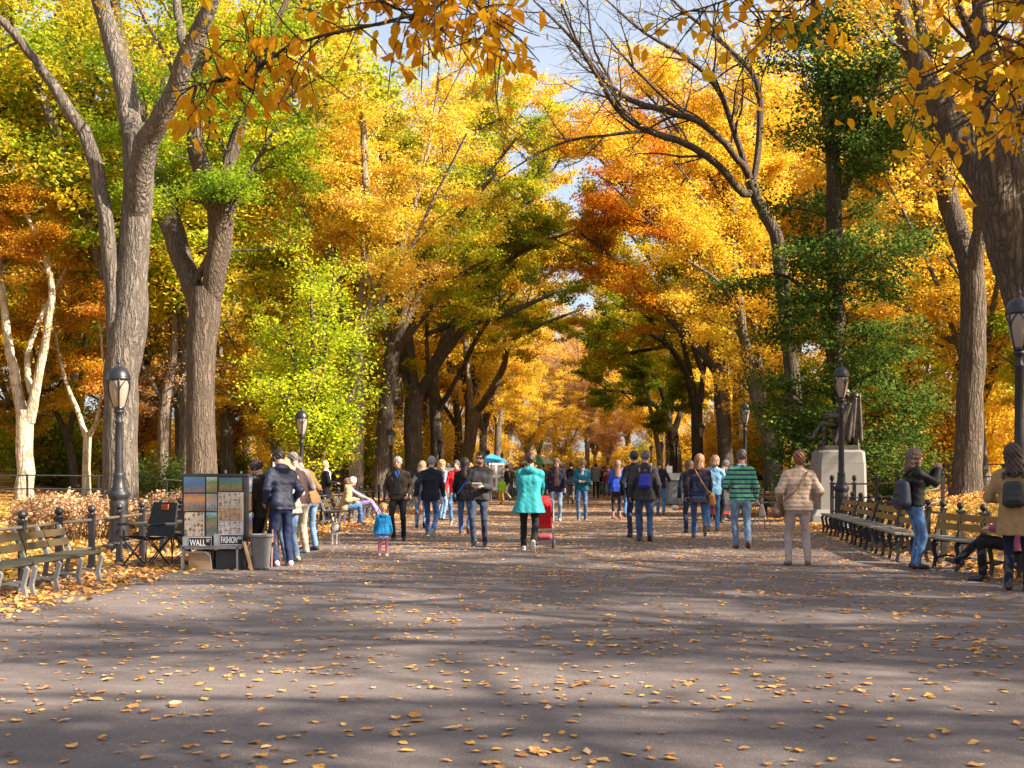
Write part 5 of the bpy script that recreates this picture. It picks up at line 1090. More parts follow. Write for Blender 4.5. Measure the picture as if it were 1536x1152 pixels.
sg = pp('man in sunglasses and a charcoal hooded sweater reading a sheet of paper, walking this way', 719, 819, 180, H=1.76, top=dict(c=(.060,.056,.060), hem=.88, hood='down', thick=.022, name='sweater'), legs=dict(c=(.040,.060,.105), denim=True, sole=(.5,.5,.5)), shoe=(.045,.045,.055), hair=dict(t='short', c=(.016,.012,.010), th=.008, shades=1, beard=(.05,.03,.022)), arms=('hold','hold'), stride=-.3, nod=6, curl=.8)
wr = (sg['A'][0][2] + sg['A'][1][2]) / 2
pb = MB(); pb.box(tuple(wr + (0,.10,.035)), (.17,.11,.006), M=Matrix.Rotation(.35, 3, 'X'))
o = pb.build('paper_sheet', plain((.80,.79,.76), .8), None, label='folded white sheet in the hands of the man in sunglasses', cat='paper'); o.location = (sg['x'], sg['y'], 0); o.rotation_euler = (0, 0, math.pi)
pp('child in a lime green jacket and orange trousers near the far left stall', 752, 757, 170, H=1.15, headk=1.2, top=dict(c=(.30,.50,.03), hem=.85), legs=dict(c=(.62,.30,.03)), hair=dict(t='short', c=(.08,.05,.03)), vox=.02, stride=.3, lite=True)
tq = pp('woman in a long turquoise hooded raincoat and black trousers pushing the red stroller', 793, 826, 0, H=1.70, girth=1.12, top=dict(c=(.025,.29,.32), hem=.70, flare=.055, hood='down', thick=.030, rough=.5, fold=.003), legs=dict(c=(.028,.026,.027), sole=(.70,.66,.58), w=1.1), shoe=(.40,.38,.36), hair=dict(t='bun', c=(.055,.024,.014)), arms=('push','push'), feet=[(-.10,.16,.085),(.10,-.22,.16,-62)])
pp('young man in open navy jacket over brown shirt and faded jeans, walking this way', 834, 782, 178, H=1.74, top=dict(c=(.030,.030,.065), hem=.85, collar=1, thick=.022, front=(.12,.065,.045), fw=.075), legs=dict(c=(.13,.19,.27), denim=True), shoe=(.42,.40,.38), hair=dict(t='short', c=(.14,.07,.035), th=.02), arms=('swingf','down'), stride=-.3)
pp('man in a black jacket and grey trousers walking away behind the navy jacket', 856, 755, 0, H=1.76, top=dict(c=(.022,.020,.022), hem=.80, hood='down', thick=.02), legs=dict(c=(.13,.12,.12)), hair=dict(t='short', c=(.015,.012,.01)), stride=.4, arms=('down','hold'), vox=.018)
pp('young man in teal zip jacket looking down at his hands, walking this way', 873, 780, 180, H=1.74, top=dict(c=(.012,.115,.17), hem=.88, collar=1, thick=.02, front=(.55,.36,.30), fw=.04, fz=1.22), legs=dict(c=(.055,.11,.21), denim=True, sole=(.6,.58,.58)), shoe=(.06,.05,.07), hair=dict(t='short', c=(.26,.14,.07), th=.02), arms=('hold','hold'), nod=26, stride=-.4, curl=.9)
pp('woman with long brown hair in a bright blue top and black capri leggings, walking away', 925, 779, 3, H=1.70, top=dict(c=(.03,.085,.55), hem=.84, thick=.014), legs=dict(c=(.040,.034,.036), crop=.17, w=.92, cuff=.046), shoe=(.62,.22,.19), hair=dict(t='long', c=(.20,.10,.045), zb=1.30), stride=.12, arms=('hold','swingf'))
pp('person in a lime green and white jacket half hidden behind the bright blue top', 933, 776, 0, H=1.66, top=dict(c=(.42,.60,.10), hem=.86), legs=dict(c=(.06,.14,.28)), hair=dict(t='short', c=(.10,.06,.04)), stride=.3, vox=.018)
pp('man in a dark navy coat walking close behind the blue backpack man', 953, 806, 4, H=1.80, top=dict(c=(.022,.022,.034), hem=.84, collar=1, thick=.02), legs=dict(c=JEAND, denim=True), hair=dict(t='short', c=(.020,.014,.012)), arms=('down','bent'))
bp = pp('grey haired man in a charcoal jacket with a blue backpack, walking away in jeans', 967, 812, 0, H=1.80, girth=1.12, top=dict(c=(.072,.066,.068), hem=.82, collar=1, thick=.024), legs=dict(c=(.040,.080,.155), denim=True, w=1.1), shoe=(.06,.03,.02), hair=dict(t='short', c=(.11,.09,.085), th=.012), arms=('down','down'), stride=.3)
def backpack(info, label, c, c2, w=.13, h=.30, d=.09, z=1.19, straps=(.02,.02,.025)):
    U = info['U']; yb = -.15
    carried(info, 'backpack', label, 'backpack', [('bag', [('c', U((s_*w*.55,yb-d*.5,z-h*.32)), U((s_*w*.5,yb-d*.4,z+h*.30)), d*.85, d*.68, .02) for s_ in (-1, -.5, 0, .5, 1)], .012, plain(c, .6), .08),
       ('pocket', [('c', U((-w*.42,yb-d*1.15,z-h*.25)), U((w*.42,yb-d*1.15,z-h*.25)), d*.42, d*.42), ('c', U((-w*.42,yb-d*1.05,z)), U((w*.42,yb-d*1.05,z)), d*.34, d*.34)], .012, plain(c2, .6), .05),
       ('strap', [('c', U((-.11,-.13,1.36)), U((-.115,.0,1.505)), .018, .018), ('c', U((-.115,.0,1.505)), U((-.12,.13,1.30)), .018, .018), ('c', U((.11,-.13,1.36)), U((.115,.0,1.505)), .018, .018), ('c', U((.115,.0,1.505)), U((.12,.13,1.30)), .018, .018), ('c', U((-.03,-.16,1.38)), U((.03,-.16,1.38)), .012, .012)], .010, plain(straps, .7), .01)])
backpack(bp, 'small royal blue backpack on the charcoal jacket', (.015,.022,.30), (.02,.03,.36), w=.12, h=.28, d=.075, z=1.18, straps=(.16,.16,.18))
pp('man in a navy jacket and blue jeans beside the tarp covered cart', 991, 773, -20, H=1.72, top=dict(c=(.024,.026,.045), hem=.88), legs=dict(c=(.05,.13,.30), denim=True), shoe=(.10,.05,.03), hair=dict(t='short', c=(.06,.035,.025)), arms=('hold','bent'))
nv = pp('woman in a navy quilted vest over mauve sleeves, tan strap across her back, walking away', 1049, 808, 0, H=1.72, girth=1.2, top=dict(c=(.040,.048,.105), vest=(.085,.048,.058), hem=.90, quilt=.12, thick=.022, under=(.12,.075,.085), uhem=.75), legs=dict(c=(.055,.11,.23), denim=True, sole=(.16,.13,.11)), shoe=(.12,.095,.075), hair=dict(t='bob', c=(.24,.105,.045), th=.024), arms=('down','swingf'), feet=[(-.09,.22,.085),(.09,-.30,.26,-75)])
carried(nv, 'shoulder_bag', 'small tan leather bag hanging at the hip of the woman in the navy vest', 'bag', [('strap', [('c', nv['U']((-.10,-.125,1.44)), nv['U']((.16,-.155,1.02)), .011, .011), ('c', nv['U']((.16,-.155,1.02)), nv['U']((.27,-.10,.95)), .011, .011), ('c', nv['U']((-.10,-.125,1.44)), nv['U']((-.08,.03,1.50)), .011, .011)], .009, plain((.50,.20,.045), .5), .01),
   ('bag', [('c', nv['U']((.27,-.10,.90)), nv['U']((.29,-.06,.76)), .062, .075)], .012, plain((.52,.22,.05), .5), .02)])
mp = MB(); mp.box((-.33*1, .10, .86), (.02,.10,.17)); o = mp.build('folded_map', plain((.45,.60,.55), .5), None, label='folded map held by the woman in the navy vest', cat='map'); o.location = (nv['x'], nv['y'], 0)
pp('woman with wavy brown hair in a dark blue jacket beside the navy vest', 1036, 800, 3, H=1.64, top=dict(c=(.030,.040,.085), hem=.85), legs=dict(c=JEAND, denim=True), hair=dict(t='long', c=(.12,.06,.035)), arms=('down','down'), stride=.3)
pp('person in a light blue jacket with short fair hair, right of the navy vest', 1069, 797, -4, H=1.74, top=dict(c=(.22,.44,.66), hem=.86, collar=1, thick=.02), legs=dict(c=(.05,.12,.26), denim=True), shoe=(.10,.06,.04), hair=dict(t='bob', c=(.30,.15,.08), zb=1.57), arms=('bent','bent'))
pp('sketch artist in a blue cap and dark jacket leaning over his board', 1079, 784, -70, H=1.70, top=dict(c=(.035,.033,.04), hem=.84), legs=dict(c=BLK), hair=dict(t='short', c=(.16,.13,.11), cap=(.085,.10,.15)), arms=('hold','reach'), lean=12, nod=22)
st = pp('man in a green and navy striped sweater and faded jeans standing with his back turned', 1113, 823, 0, H=1.78, girth=1.12, top=dict(c=(.10,.35,.21), hem=.88, thick=.016, name='sweater', stripe=(.082,(.022,.026,.075),.36)), legs=dict(c=(.135,.21,.31), denim=True, w=1.12), shoe=(.10,.045,.03), hair=dict(t='short', c=(.085,.062,.055), th=.012), arms=((-.24,.20,1.05),'down'), stride=.25, turn=12, skinc=(.52,.27,.19))
sdf_obj('shirt_collar', [('c', st['U']((-.03,-.02,1.475)), st['U']((.03,-.02,1.475)), .058, .058)], .012, cloth((.45,.58,.70)), st['e'], .02, planes=[((0,0,1), float(st['U']((0,0,1.515))[2]))])
bg = pp('woman in a beige quilted puffer jacket and pale trousers, short curly auburn hair, back turned', 1198, 848, 0, H=1.68, girth=1.16, top=dict(c=(.47,.335,.235), hem=.86, quilt=.068, collar=1, thick=.034, rough=.5), legs=dict(c=(.44,.345,.315), w=1.12), shoe=(.16,.10,.065), hair=dict(t='puff', c=(.17,.062,.025)), arms=((-.27,.16,1.02),(.27,.14,1.03)), feet=[(-.15,.03,.085),(.14,-.02,.085)])
carried(bg, 'shoulder_bag', 'brown leather bag at the left hip of the woman in the beige puffer', 'bag', [('strap', [('c', bg['U']((.13,-.10,1.46)), bg['U']((-.07,-.185,1.15)), .010, .010), ('c', bg['U']((-.07,-.185,1.15)), bg['U']((-.27,-.06,.96)), .010, .010)], .009, plain((.22,.085,.05), .5), .01), ('bag', [('c', bg['U']((-.33,.0,.80)), bg['U']((-.27,.10,.80)), .085, .085), ('c', bg['U']((-.30,.03,.90)), bg['U']((-.29,.06,.90)), .05, .05)], .012, plain((.18,.085,.055), .45), .06)])
jn = pp('woman in a black studded jacket and blue jeans raising a phone to take a picture', 1373, 853, -82, H=1.70, top=dict(c=(.022,.021,.023), hem=.94, thick=.016, rough=.5), legs=dict(c=(.085,.165,.31), denim=True), shoe=(.025,.022,.025), hair=dict(t='bob', c=(.13,.065,.045), zb=1.49, th=.02), arms=('phone','phone'), curl=.9, turn=0)
backpack(jn, 'navy black backpack on the woman taking a picture', (.020,.024,.045), (.015,.017,.03), w=.16, h=.42, d=.115, z=1.10)
wr = (jn['A'][0][2] + jn['A'][1][2]) / 2
ph_ = MB(); ph_.box(tuple(wr + (0,.085,.04)), (.145,.010,.075)); o = ph_.build('phone', plain((.03,.03,.035), .2), None, label='phone held up by the woman in the black studded jacket', cat='phone'); o.location = (jn['x'], jn['y'], 0); o.rotation_euler = (0, 0, R(-82))
person('seated woman in tall black boots with legs crossed, mostly hidden by the tan coat', 5.42, 14.75, 68, H=1.68, hipz=.50, feet=[(-.12,.40,.085),(-.02,.70,.28,15)], top=dict(c=(.30,.07,.12), thick=.016), legs=dict(c=(.020,.018,.020), boot=True), shoe=(.028,.026,.028), hair=dict(t='long', c=(.03,.02,.015)), arms=('lap','lap'), lean=-4)
tc = pp('woman in a tan trench coat with long dark hair, cut by the right edge', 1527, 886, -25, H=1.70, girth=1.05, top=dict(c=(.36,.22,.095), hem=.68, flare=.03, collar=1, thick=.026, cut=1), legs=dict(c=(.022,.035,.085), boot=True), shoe=(.035,.026,.022), hair=dict(t='long', c=(.045,.020,.016), zb=1.42, th=.02), arms=('bent','bent'))
backpack(tc, 'black leather backpack hanging from the tan trench coat', (.018,.017,.018), (.022,.02,.02), w=.12, h=.30, d=.08, z=1.17)
# ---------------------------------------------------------------- the distant crowd: five stances, each dressed anew
rng = np.random.default_rng(12)
def crowd_proto(i, **k):
    d = person('distant walker', 0, 0, 0, top=dict(c=(.1,.1,.1), hem=.84), legs=dict(c=(.05,.06,.09)), hair=dict(t=('short','bob','short','long','short')[i], c=(.05,.03,.02)), vox=.024, lite=True, **k); return d['e']
protos = [crowd_proto(0, stride=.5, arms=('swingb','swingf')), crowd_proto(1, stride=.35), crowd_proto(2, arms=('hold','hold')), crowd_proto(3, stride=-.4, arms=('swingf','swingb'), H=1.64), crowd_proto(4, arms=('pocket','bent'), girth=1.1)]
CC = {'black': (.02,.02,.022), 'grey': (.16,.15,.15), 'maroon': (.16,.03,.04), 'white': (.62,.60,.57), 'tan': (.36,.24,.13), 'orange': (.55,.17,.03), 'green': (.07,.18,.07), 'pale blue': (.26,.36,.50), 'navy': (.022,.028,.07), 'pink': (.55,.22,.27), 'brown': (.12,.065,.035), 'purple': (.16,.08,.22), 'olive': (.12,.11,.05), 'cream': (.52,.44,.33)}
LC = {'black': (.02,.02,.022), 'blue': (.06,.12,.25), 'grey': (.13,.13,.13), 'khaki': (.32,.26,.18)}
spots = [(894,747,2,'grey','black',0),(903,742,0,'black','grey',180),(911,744,1,'maroon','blue',0),(942,748,4,'tan','black',180),(985,748,3,'white','blue',0),(880,738,0,'brown','blue',180),(866,742,1,'cream','black',0),(845,745,4,'green','blue',180),
   (815,742,2,'grey','blue',0),(805,738,0,'tan','khaki',180),(774,744,3,'pink','black',0),(766,748,1,'white','grey',90),(740,748,4,'navy','khaki',-90),(728,752,2,'cream','blue',90),(918,737,0,'orange','black',180),(899,736,3,'navy','black',0),
   (888,734,1,'olive','black',180),(872,734,4,'black','blue',0),(855,735,2,'pale blue','khaki',180),(838,736,0,'purple','black',0),(826,734,3,'black','khaki',180),(797,736,1,'maroon','grey',0),(786,735,4,'grey','khaki',180),(934,738,2,'brown','black',0),
   (947,740,0,'green','black',180),(958,742,1,'black','black',0),(705,760,3,'white','black',170),(672,765,4,'olive','blue',0),(906,731,0,'cream','khaki',0),(913,730,1,'brown','khaki',180),(882,730,2,'white','khaki',0),(862,730,3,'tan','grey',180),(846,730,4,'orange','blue',0),(893,729,0,'pale blue','grey',0),(925,731,1,'pink','grey',180),(832,730,2,'maroon','black',0),(760,752,0,'black','khaki',90)]
_k = list(CC); _l = list(LC); _seen = set((a[3], a[4], a[5] == 0) for a in spots)
for q in range(200):
    if len(spots) >= 104: break
    a = (float(rng.uniform(775, 975)) if q % 4 else float(rng.uniform(640, 780)), float(rng.uniform(729, 751 if q % 3 == 0 else 743)), int(rng.integers(0, 5)), _k[int(rng.integers(0, len(_k)))], _l[int(rng.integers(0, 4))], int(rng.choice([0, 180])))
    if (a[3], a[4], a[5] == 0) not in _seen: _seen.add((a[3], a[4], a[5] == 0)); spots.append(a)
for k, (px, gy, i, tc_, lc_, yaw) in enumerate(spots):
    o = copy_tree(protos[i]) if k >= 5 or True else protos[i]; x_, y_ = at(px, gy); o.location = (x_, y_, 0); o.rotation_euler = (0, 0, R(yaw + rng.uniform(-20, 20))); s_ = rng.uniform(.94, 1.05); o.scale = (s_,)*3
    o['label'] = 'distant walker in a %s jacket and %s trousers, %s' % (tc_, lc_, 'seen from behind' if yaw == 0 else 'coming this way' if yaw in (180, 170) else 'turned sideways'); o['group'] = 'distant walkers crowding the far walk'
    for ch in o.children:
        m = {'jacket': cloth(CC[tc_]), 'trousers': cloth(LC[lc_]), 'hair': hairm([(.02,.014,.01),(.07,.04,.02),(.25,.14,.06),(.3,.29,.28)][k % 4])}.get(ch.name.split('.')[0])
        if m: ch.material_slots[0].link = 'OBJECT'; ch.material_slots[0].material = m
for o in protos:
    for c_ in list(o.children): bpy.data.objects.remove(c_)
    bpy.data.objects.remove(o)
# ---------------------------------------------------------------- bronze statue on its granite plinth
BRONZE = None
t = NT('bronze'); co = t.coord(); n1 = t.noise(co, 7, 5, .7); n2 = t.noise(co, 45, 3)
BRONZE = t.bsdf(t.mix(t.ramp(n1, [(.35,(0,)*3),(.7,(1,)*3)]), (.045,.035,.028), (.11,.095,.075)), .42, .55, normal=t.bump(n2, .3, .01))
t = NT('granite'); co = t.coord(); n1 = t.noise(co, 90, 3, .8); n2 = t.noise(co, 1.2, 4)
GRAN = t.bsdf(t.mix(t.ramp(n1, [(.35,(0,)*3),(.65,(1,)*3)]), t.mix(n2, (.12,.113,.105), (.17,.158,.148)), t.mix(n2, (.18,.168,.157), (.23,.214,.2))), .75, normal=t.bump(n1, .15, .004))
SX, SY = 6.85, 31.8
PT = 2.08
e = empty('plinth', (SX, SY, 0), 0, 'pale granite plinth with chamfered top carrying the bronze statue', 'plinth')
def frust(m, z0, z1, a0, b0, a1, b1, ch0=0, ch1=0):
    def ring(a, b, c, z): return [(-a+c,-b,z),(a-c,-b,z),(a,-b+c,z),(a,b-c,z),(a-c,b,z),(-a+c,b,z),(-a,b-c,z),(-a,-b+c,z)]
    v = ring(a0, b0, ch0+.001, z0) + ring(a1, b1, ch1+.001, z1); f = [(i, (i+1)%8, 8+(i+1)%8, 8+i) for i in range(8)]
    m.add(v, [f]); m.add(v[8:], [[(0,1,2,3),(0,3,4,7),(4,5,6,7)]])
m = MB(); frust(m, -.1, .20, .86, .80, .86, .80, .03, .03); frust(m, .20, .36, .82, .76, .74, .68, .03, .05); m.build('base', GRAN, e)
m = MB(); frust(m, .36, 1.60, .67, .61, .645, .59, .08, .08); m.build('block', GRAN, e)
m = MB(); frust(m, 1.605, 1.90, .64, .585, .625, .57, .08, .10); frust(m, 1.90, PT-.12, .625, .57, .54, .48, .10, .10); m.build('top', GRAN, e)
m = MB(); frust(m, PT-.12, PT, .52, .46, .50, .44, .06, .06); m.build('bronze_slab', BRONZE, e)
sp = person('bronze statue of a seated man with crossed legs on the pale plinth', SX + .08, SY, 90, H=2.02, z0=PT, name='statue', cat='statue', bronze=BRONZE, hipz=.50,
   feet=[(-.10,.40,.085),(-.05,.66,.20,25)], top=dict(c=(1,1,1), thick=.03, hem=.8, collar=1), legs=dict(c=(1,1,1), w=1.12), hair=dict(t='puff', c=(1,1,1)), arms=((-.17,.30,.68),(.20,.34,.72)), lean=-7, nod=4, vox=.016)
S_ = sp['S']; ch = []
for a in np.linspace(-.24, .24, 7): ch.append(('c', np.array((a, -.26 - .06*math.cos(a*6), .10))*S_, np.array((a*.9, -.30 - .05*math.cos(a*6), 1.14 + .06*math.cos(a*5)))*S_, .075*S_, .065*S_, .03))
ch += [('c', np.array((-.2,-.1,.36))*S_, np.array((.2,-.1,.36))*S_, .10*S_, .10*S_), ('c', np.array((-.2,.05,.36))*S_, np.array((.2,.05,.36))*S_, .07*S_, .07*S_)]
for a in (-.22, .22): ch += [('c', np.array((a,.10,.36))*S_, np.array((a,.12,.0))*S_, .045*S_, .04*S_), ('c', np.array((a,-.22,.34))*S_, np.array((a*1.05,-.34,.0))*S_, .05*S_, .05*S_)]
sdf_obj('chair', ch, .018, BRONZE, sp['e'], .04, 1.0)
dr = []
for i in range(7):
    u = i / 6; dr.append(('c', np.array((-.33 + .03*math.sin(i*2.1), -.36 + .50*u*.55, 1.16 - .25*u))*S_, np.array((-.34 + .05*math.sin(i*1.7), -.40 + .62*u, .12 + .10*math.sin(i)))*S_, .036*S_, .050*S_, .02))
sdf_obj('drapery', dr, .016, BRONZE, sp['e'], .03, 1.0)
# ---------------------------------------------------------------- the picture stall
FRM = plain((.03,.03,.033), .5); STEEL = plain((.30,.30,.31), .4, .6); WOODL = plain((.45,.30,.17), .7); CARD = plain((.42,.27,.15), .85)
GX, GY = -5.72, 16.55
stall = empty('picture_stall', (GX, GY, 0), 0, 'metal rack stall hung with framed prints at the left edge of the walk', 'stall')
WS, LS, HS = .86, 3.0, 1.34
m = MB()
for x_ in (0, .36, .42, WS): m.box((x_, 0, .74), (.03,.03,1.2))
m.box((WS/2,0,HS), (WS+.08,.045,.035)); m.box((WS/2,0,.36), (WS,.035,.035)); m.box((WS/2,.03,.85), (WS,.012,.98)); m.build('front_panel', FRM, stall)
LS = 1.66; SA = .2
m = MB()
for y_ in (0.03, .83, LS): m.box((.0, y_, HS/2), (.03,.03,HS))
m.box((0, LS/2, HS), (.045,LS,.035)); m.box((-.025, LS/2, .82), (.012,LS,.95)); o = m.build('side_panel', FRM, stall); o.location = (WS+.03, .03, 0); o.rotation_euler = (0, 0, SA)
m = MB()
for x_ in (.04, WS-.06):
    for y_ in (-.12, .5): m.box((x_, y_, .16), (.025,.025,.32))
m.box((WS/2,-.12,.31), (WS,.025,.025)); m.tube([(.02,-.13,.0),(.02,-.13,.2),(.06,-.13,.25),(.36,-.13,.25),(.42,-.13,.2),(.44,-.13,0)], .012, 6); m.box((WS/2,.2,.335), (WS,.66,.012)); m.build('rack_stand', STEEL, stall)
for x_, h_ in ((.02,.03),(.2,.05),(.4,.03),(.6,.05),(.82,.03)): m = MB(); m.box((x_, 0, HS+.02+h_/2), (.02,.03,h_)); m.build('clip', STEEL, stall)
@cached
def artm(seed, cols, mode):
    t = NT('print'); co = t.coord((1,1,1), 'Generated'); mp = t.n('ShaderNodeVectorMath', operation='MULTIPLY_ADD'); t.l(co, mp.inputs[0]); mp.inputs[1].default_value = (1, 1, 1) if mode == 'land' else (1.0, 1, .45); mp.inputs[2].default_value = (seed*1.7, seed*.9, seed*.37)
    nz = t.noise(mp.outputs[0], 5 if mode == 'land' else 9, 4, .6); n2 = t.noise(mp.outputs[0], 22, 4, .7)
    sx = t.n('ShaderNodeSeparateXYZ'); t.l(co, sx.inputs[0])
    ad = t.n('ShaderNodeMath', operation='MULTIPLY_ADD'); t.l(nz, ad.inputs[0]); ad.inputs[1].default_value = .55; t.l(sx.outputs[2], ad.inputs[2])
    sb = t.n('ShaderNodeMath', operation='SUBTRACT'); t.l(ad.outputs[0], sb.inputs[0]); sb.inputs[1].default_value = .27
    k = len(cols)
    xo = t.n('ShaderNodeVectorMath', operation='MULTIPLY'); t.l(co, xo.inputs[0]); xo.inputs[1].default_value = (1, 1, 0) if mode == 'land' else (1, 1, 1)
    vo = t.n('ShaderNodeTexVoronoi'); vo.inputs['Scale'].default_value = 11 if mode == 'land' else 4.6; vo.inputs['Randomness'].default_value = .9 if mode == 'land' else .45; t.l(xo.outputs[0], vo.inputs['Vector'])
    if mode == 'land': col = t.ramp(sb.outputs[0], [(i/(k-1), c) for i, c in enumerate(cols)])
    else: col = t.ramp(nz, [(.40 + .2*i/(k-1), c) for i, c in enumerate(cols)])
    col = t.mix(t.ramp(n2, [(.42,(0,)*3),(.62,(.8,)*3)]), col, cols[seed % k])
    if mode == 'land':
        sv = t.n('ShaderNodeSeparateXYZ'); t.l(vo.outputs['Color'], sv.inputs[0]); hm = t.n('ShaderNodeMath', operation='MULTIPLY_ADD'); t.l(sv.outputs[0], hm.inputs[0]); hm.inputs[1].default_value = .42; hm.inputs[2].default_value = .14
        lt = t.n('ShaderNodeMath', operation='LESS_THAN'); t.l(sx.outputs[2], lt.inputs[0]); t.l(hm.outputs[0], lt.inputs[1])
        fm = t.n('ShaderNodeMath', operation='MULTIPLY'); t.l(lt.outputs[0], fm.inputs[0]); fm.inputs[1].default_value = .75
        col = t.mix(fm.outputs[0], col, t.mix(n2, (.02,.025,.04), (.28,.20,.10)))
    else:
        col = t.mix(t.ramp(vo.outputs['Distance'], [(.28,(.9,)*3),(.40,(0,)*3)]), t.mix(.5, col, cols[0]), t.mix(nz, (.05,.03,.02), (.32,.14,.05)))
    return t.bsdf(col, .25, spec=.6)
BL, OR_, GRN, PUR, CRM, BRN, TEAL = (.05,.11,.24), (.42,.20,.06), (.10,.19,.06), (.09,.06,.15), (.56,.50,.40), (.14,.075,.04), (.06,.17,.20)
def art(label, x, z, w, h, seed, cols, mode='land', side=False, y=0.0, panes=1, fr=(.03,.03,.033)):
    e = empty('framed_print', (GX + x, GY - .035, z) if not side else (GX + WS + .055 - math.sin(SA)*y, GY + .03 + math.cos(SA)*y, z), 0 if not side else R(90) + SA, label, 'print', 'prints hung on the stall')
    m = MB(); m.box((0,.004,0), (w+.028,.012,h+.028)); 
    m.build('frame', plain(fr, .5), e)
    m = MB(); g = w / panes
    for i in range(panes): m.box((-w/2 + g*(i+.5), -.004, 0), (g - (.012 if panes > 1 else 0), .010, h))
    m.build('picture', artm(seed, cols, mode), e)
art('small night skyline print in blue and violet, top left of the stall front', .17, 1.20, .30, .22, 1, (PUR, BL, BL, TEAL))
art('sunset water print in orange and purple below the night skyline', .17, .95, .30, .25, 2, (PUR, BL, OR_, PUR))
art('brown autumn photograph print under the sunset water print', .17, .64, .28, .34, 3, (CRM, BRN, CRM), 'dots')
art('green and orange print with a bridge shape, top of the narrow middle column', .415, 1.20, .15, .22, 4, (GRN, OR_, GRN, (.45,.55,.65)))
art('orange and grey water print in the narrow middle column', .415, .95, .15, .25, 5, ((.4,.44,.5), (.3,.34,.4), OR_, GRN))
art('green pond print at the bottom of the narrow middle column', .415, .64, .15, .34, 6, ((.5,.55,.62), TEAL, OR_, GRN, (.4,.5,.55)))
art('wide skyline print with an orange glow, top of the right column', .68, 1.205, .32, .19, 7, (BRN, OR_, GRN, BL, BL))
art('strip of four cream prints under the wide skyline', .68, .99, .33, .18, 8, (CRM, CRM, BRN, CRM), 'dots', panes=4, fr=(.5,.45,.38))
art('strip of four tan prints below the cream strip', .68, .785, .33, .17, 9, (OR_, CRM, BRN, OR_), 'dots', panes=4, fr=(.5,.45,.38))
art('strip of four white prints with dark marks, lowest of the right column', .68, .59, .33, .17, 10, ((.66,.66,.64), (.7,.7,.7), (.3,.18,.1), OR_), 'dots', panes=4, fr=(.5,.5,.48))
art('strip of pale blue prints at the top of the side rack', 0, 1.2, .74, .22, 11, ((.5,.55,.6), TEAL, (.6,.5,.4), BL), 'land', True, .43, 5)
art('dark red and black print in the middle of the side rack', 0, .95, .74, .24, 12, (BRN, CRM, (.3,.05,.04), (.05,.05,.06)), 'dots', True, .43)
art('white cloud blue print low on the side rack', 0, .62, .74, .34, 13, (OR_, BRN, BL, (.55,.6,.7)), 'land', True, .43)
art('pale print farther along the side rack', 0, 1.1, .74, .4, 14, (CRM, BL, (.5,.5,.55)), 'land', True, 1.24)
art('grey print farther along the side rack, lower', 0, .65, .74, .38, 15, ((.5,.5,.5), BRN, CRM), 'dots', True, 1.24)
def letters(text, size, depth=.003):
    cu = bpy.data.curves.new('lettering', 'FONT'); cu.body = text; cu.size = size; cu.extrude = depth; cu.offset = size*.018; cu.align_x = 'LEFT'
    o = bpy.data.objects.new('lettering', cu); COL.objects.link(o); dg = bpy.context.evaluated_depsgraph_get(); dg.update()
    me = bpy.data.meshes.new_from_object(o.evaluated_get(dg)); bpy.data.objects.remove(o); me.materials.clear(); return me
WHT = plain((.80,.80,.78), .5, amt=.08)
def street_sign(label, x, z, big, small, w, sx):
    e = empty('street_sign', (GX + x, GY - .075, z), R(0), label, 'sign', 'street name signs on the stall')
    m = MB(); m.box((0,.012,0), (.405,.012,.165)); m.build('backing', plain((.36,.38,.40), .5, nscale=22, amt=.5), e)
    m = MB(); m.box((.045,.002,0), (.305,.008,.135)); m.build('plate', plain((.012,.012,.014), .45), e)
    m = MB(); 
    for a in ((.045,-.004,.0705,.309,.006),(.045,-.004,-.0705,.309,.006)): m.box((a[0],a[1],a[2]), (a[3],.006,a[4]))
    m.build('border', WHT, e)
    for tx, sz, px, pz, sc in ((big, .125, -.098, -.045, sx), (small, .055, .138 if w else .136, .008, .8)):
        o = link('lettering', letters(tx, sz), WHT, e, loc=(px, -.004, pz)); o.rotation_euler = (R(90), 0, 0); o.scale = (sc, 1, 1)
    return e
street_sign('black street sign reading WALL ST at the foot of the stall', .215, .385, 'WALL', 'ST', 0, .66)
street_sign('black street sign reading FASHION AV at the foot of the stall', .655, .425, 'FASHION', 'AV', 1, .445)
def simple_box(name, label, cat, x, y, z, d, mat, rz=0, lid=True):
    e = empty(name, (x, y, z), rz, label, cat); m = MB(); t_ = .012
    m.box((0,0,t_/2), (d[0],d[1],t_))
    for s_ in (-1, 1): m.box((s_*(d[0]-t_)/2,0,d[2]/2+t_/2), (t_,d[1],d[2]-t_)); m.box((0,s_*(d[1]-t_)/2,d[2]/2+t_/2), (d[0]-2*t_,t_,d[2]-t_))
    m.build('carton', mat, e)
    m = MB()
    for s_ in (-1, 1): m.box((s_*d[0]*.27,0,d[2]+.012), (d[0]*.5,d[1]*.98,.008), M=Matrix.Rotation(s_*.12, 3, 'Y'))
    m.build('flap', mat, e); return e
simple_box('cardboard_box', 'brown cardboard box on the ground under the WALL ST sign', 'box', GX+.24, GY+.12, 0, (.30,.34,.24), CARD)
simple_box('storage_crate', 'dark crate under the FASHION AV sign', 'crate', GX+.64, GY+.2, 0, (.36,.4,.27), plain((.045,.045,.05), .6))
m = MB(); e = empty('trash_bin', (GX+1.10, GY-.0, 0), 0, 'grey plastic bin beside the stall', 'bin')
m.lathe([(.001,.02),(.105,.02),(.11,.0),(.115,.03),(.155,.47),(.165,.48),(.165,.50),(.145,.50),(.105,.05),(.001,.05)], 20); m.build('bucket', plain((.16,.16,.165), .5), e, True)
m = MB(); m.lathe([(.168,.46),(.178,.465),(.178,.485),(.168,.49)], 20); m.build('rim', plain((.13,.13,.135), .5), e, True)
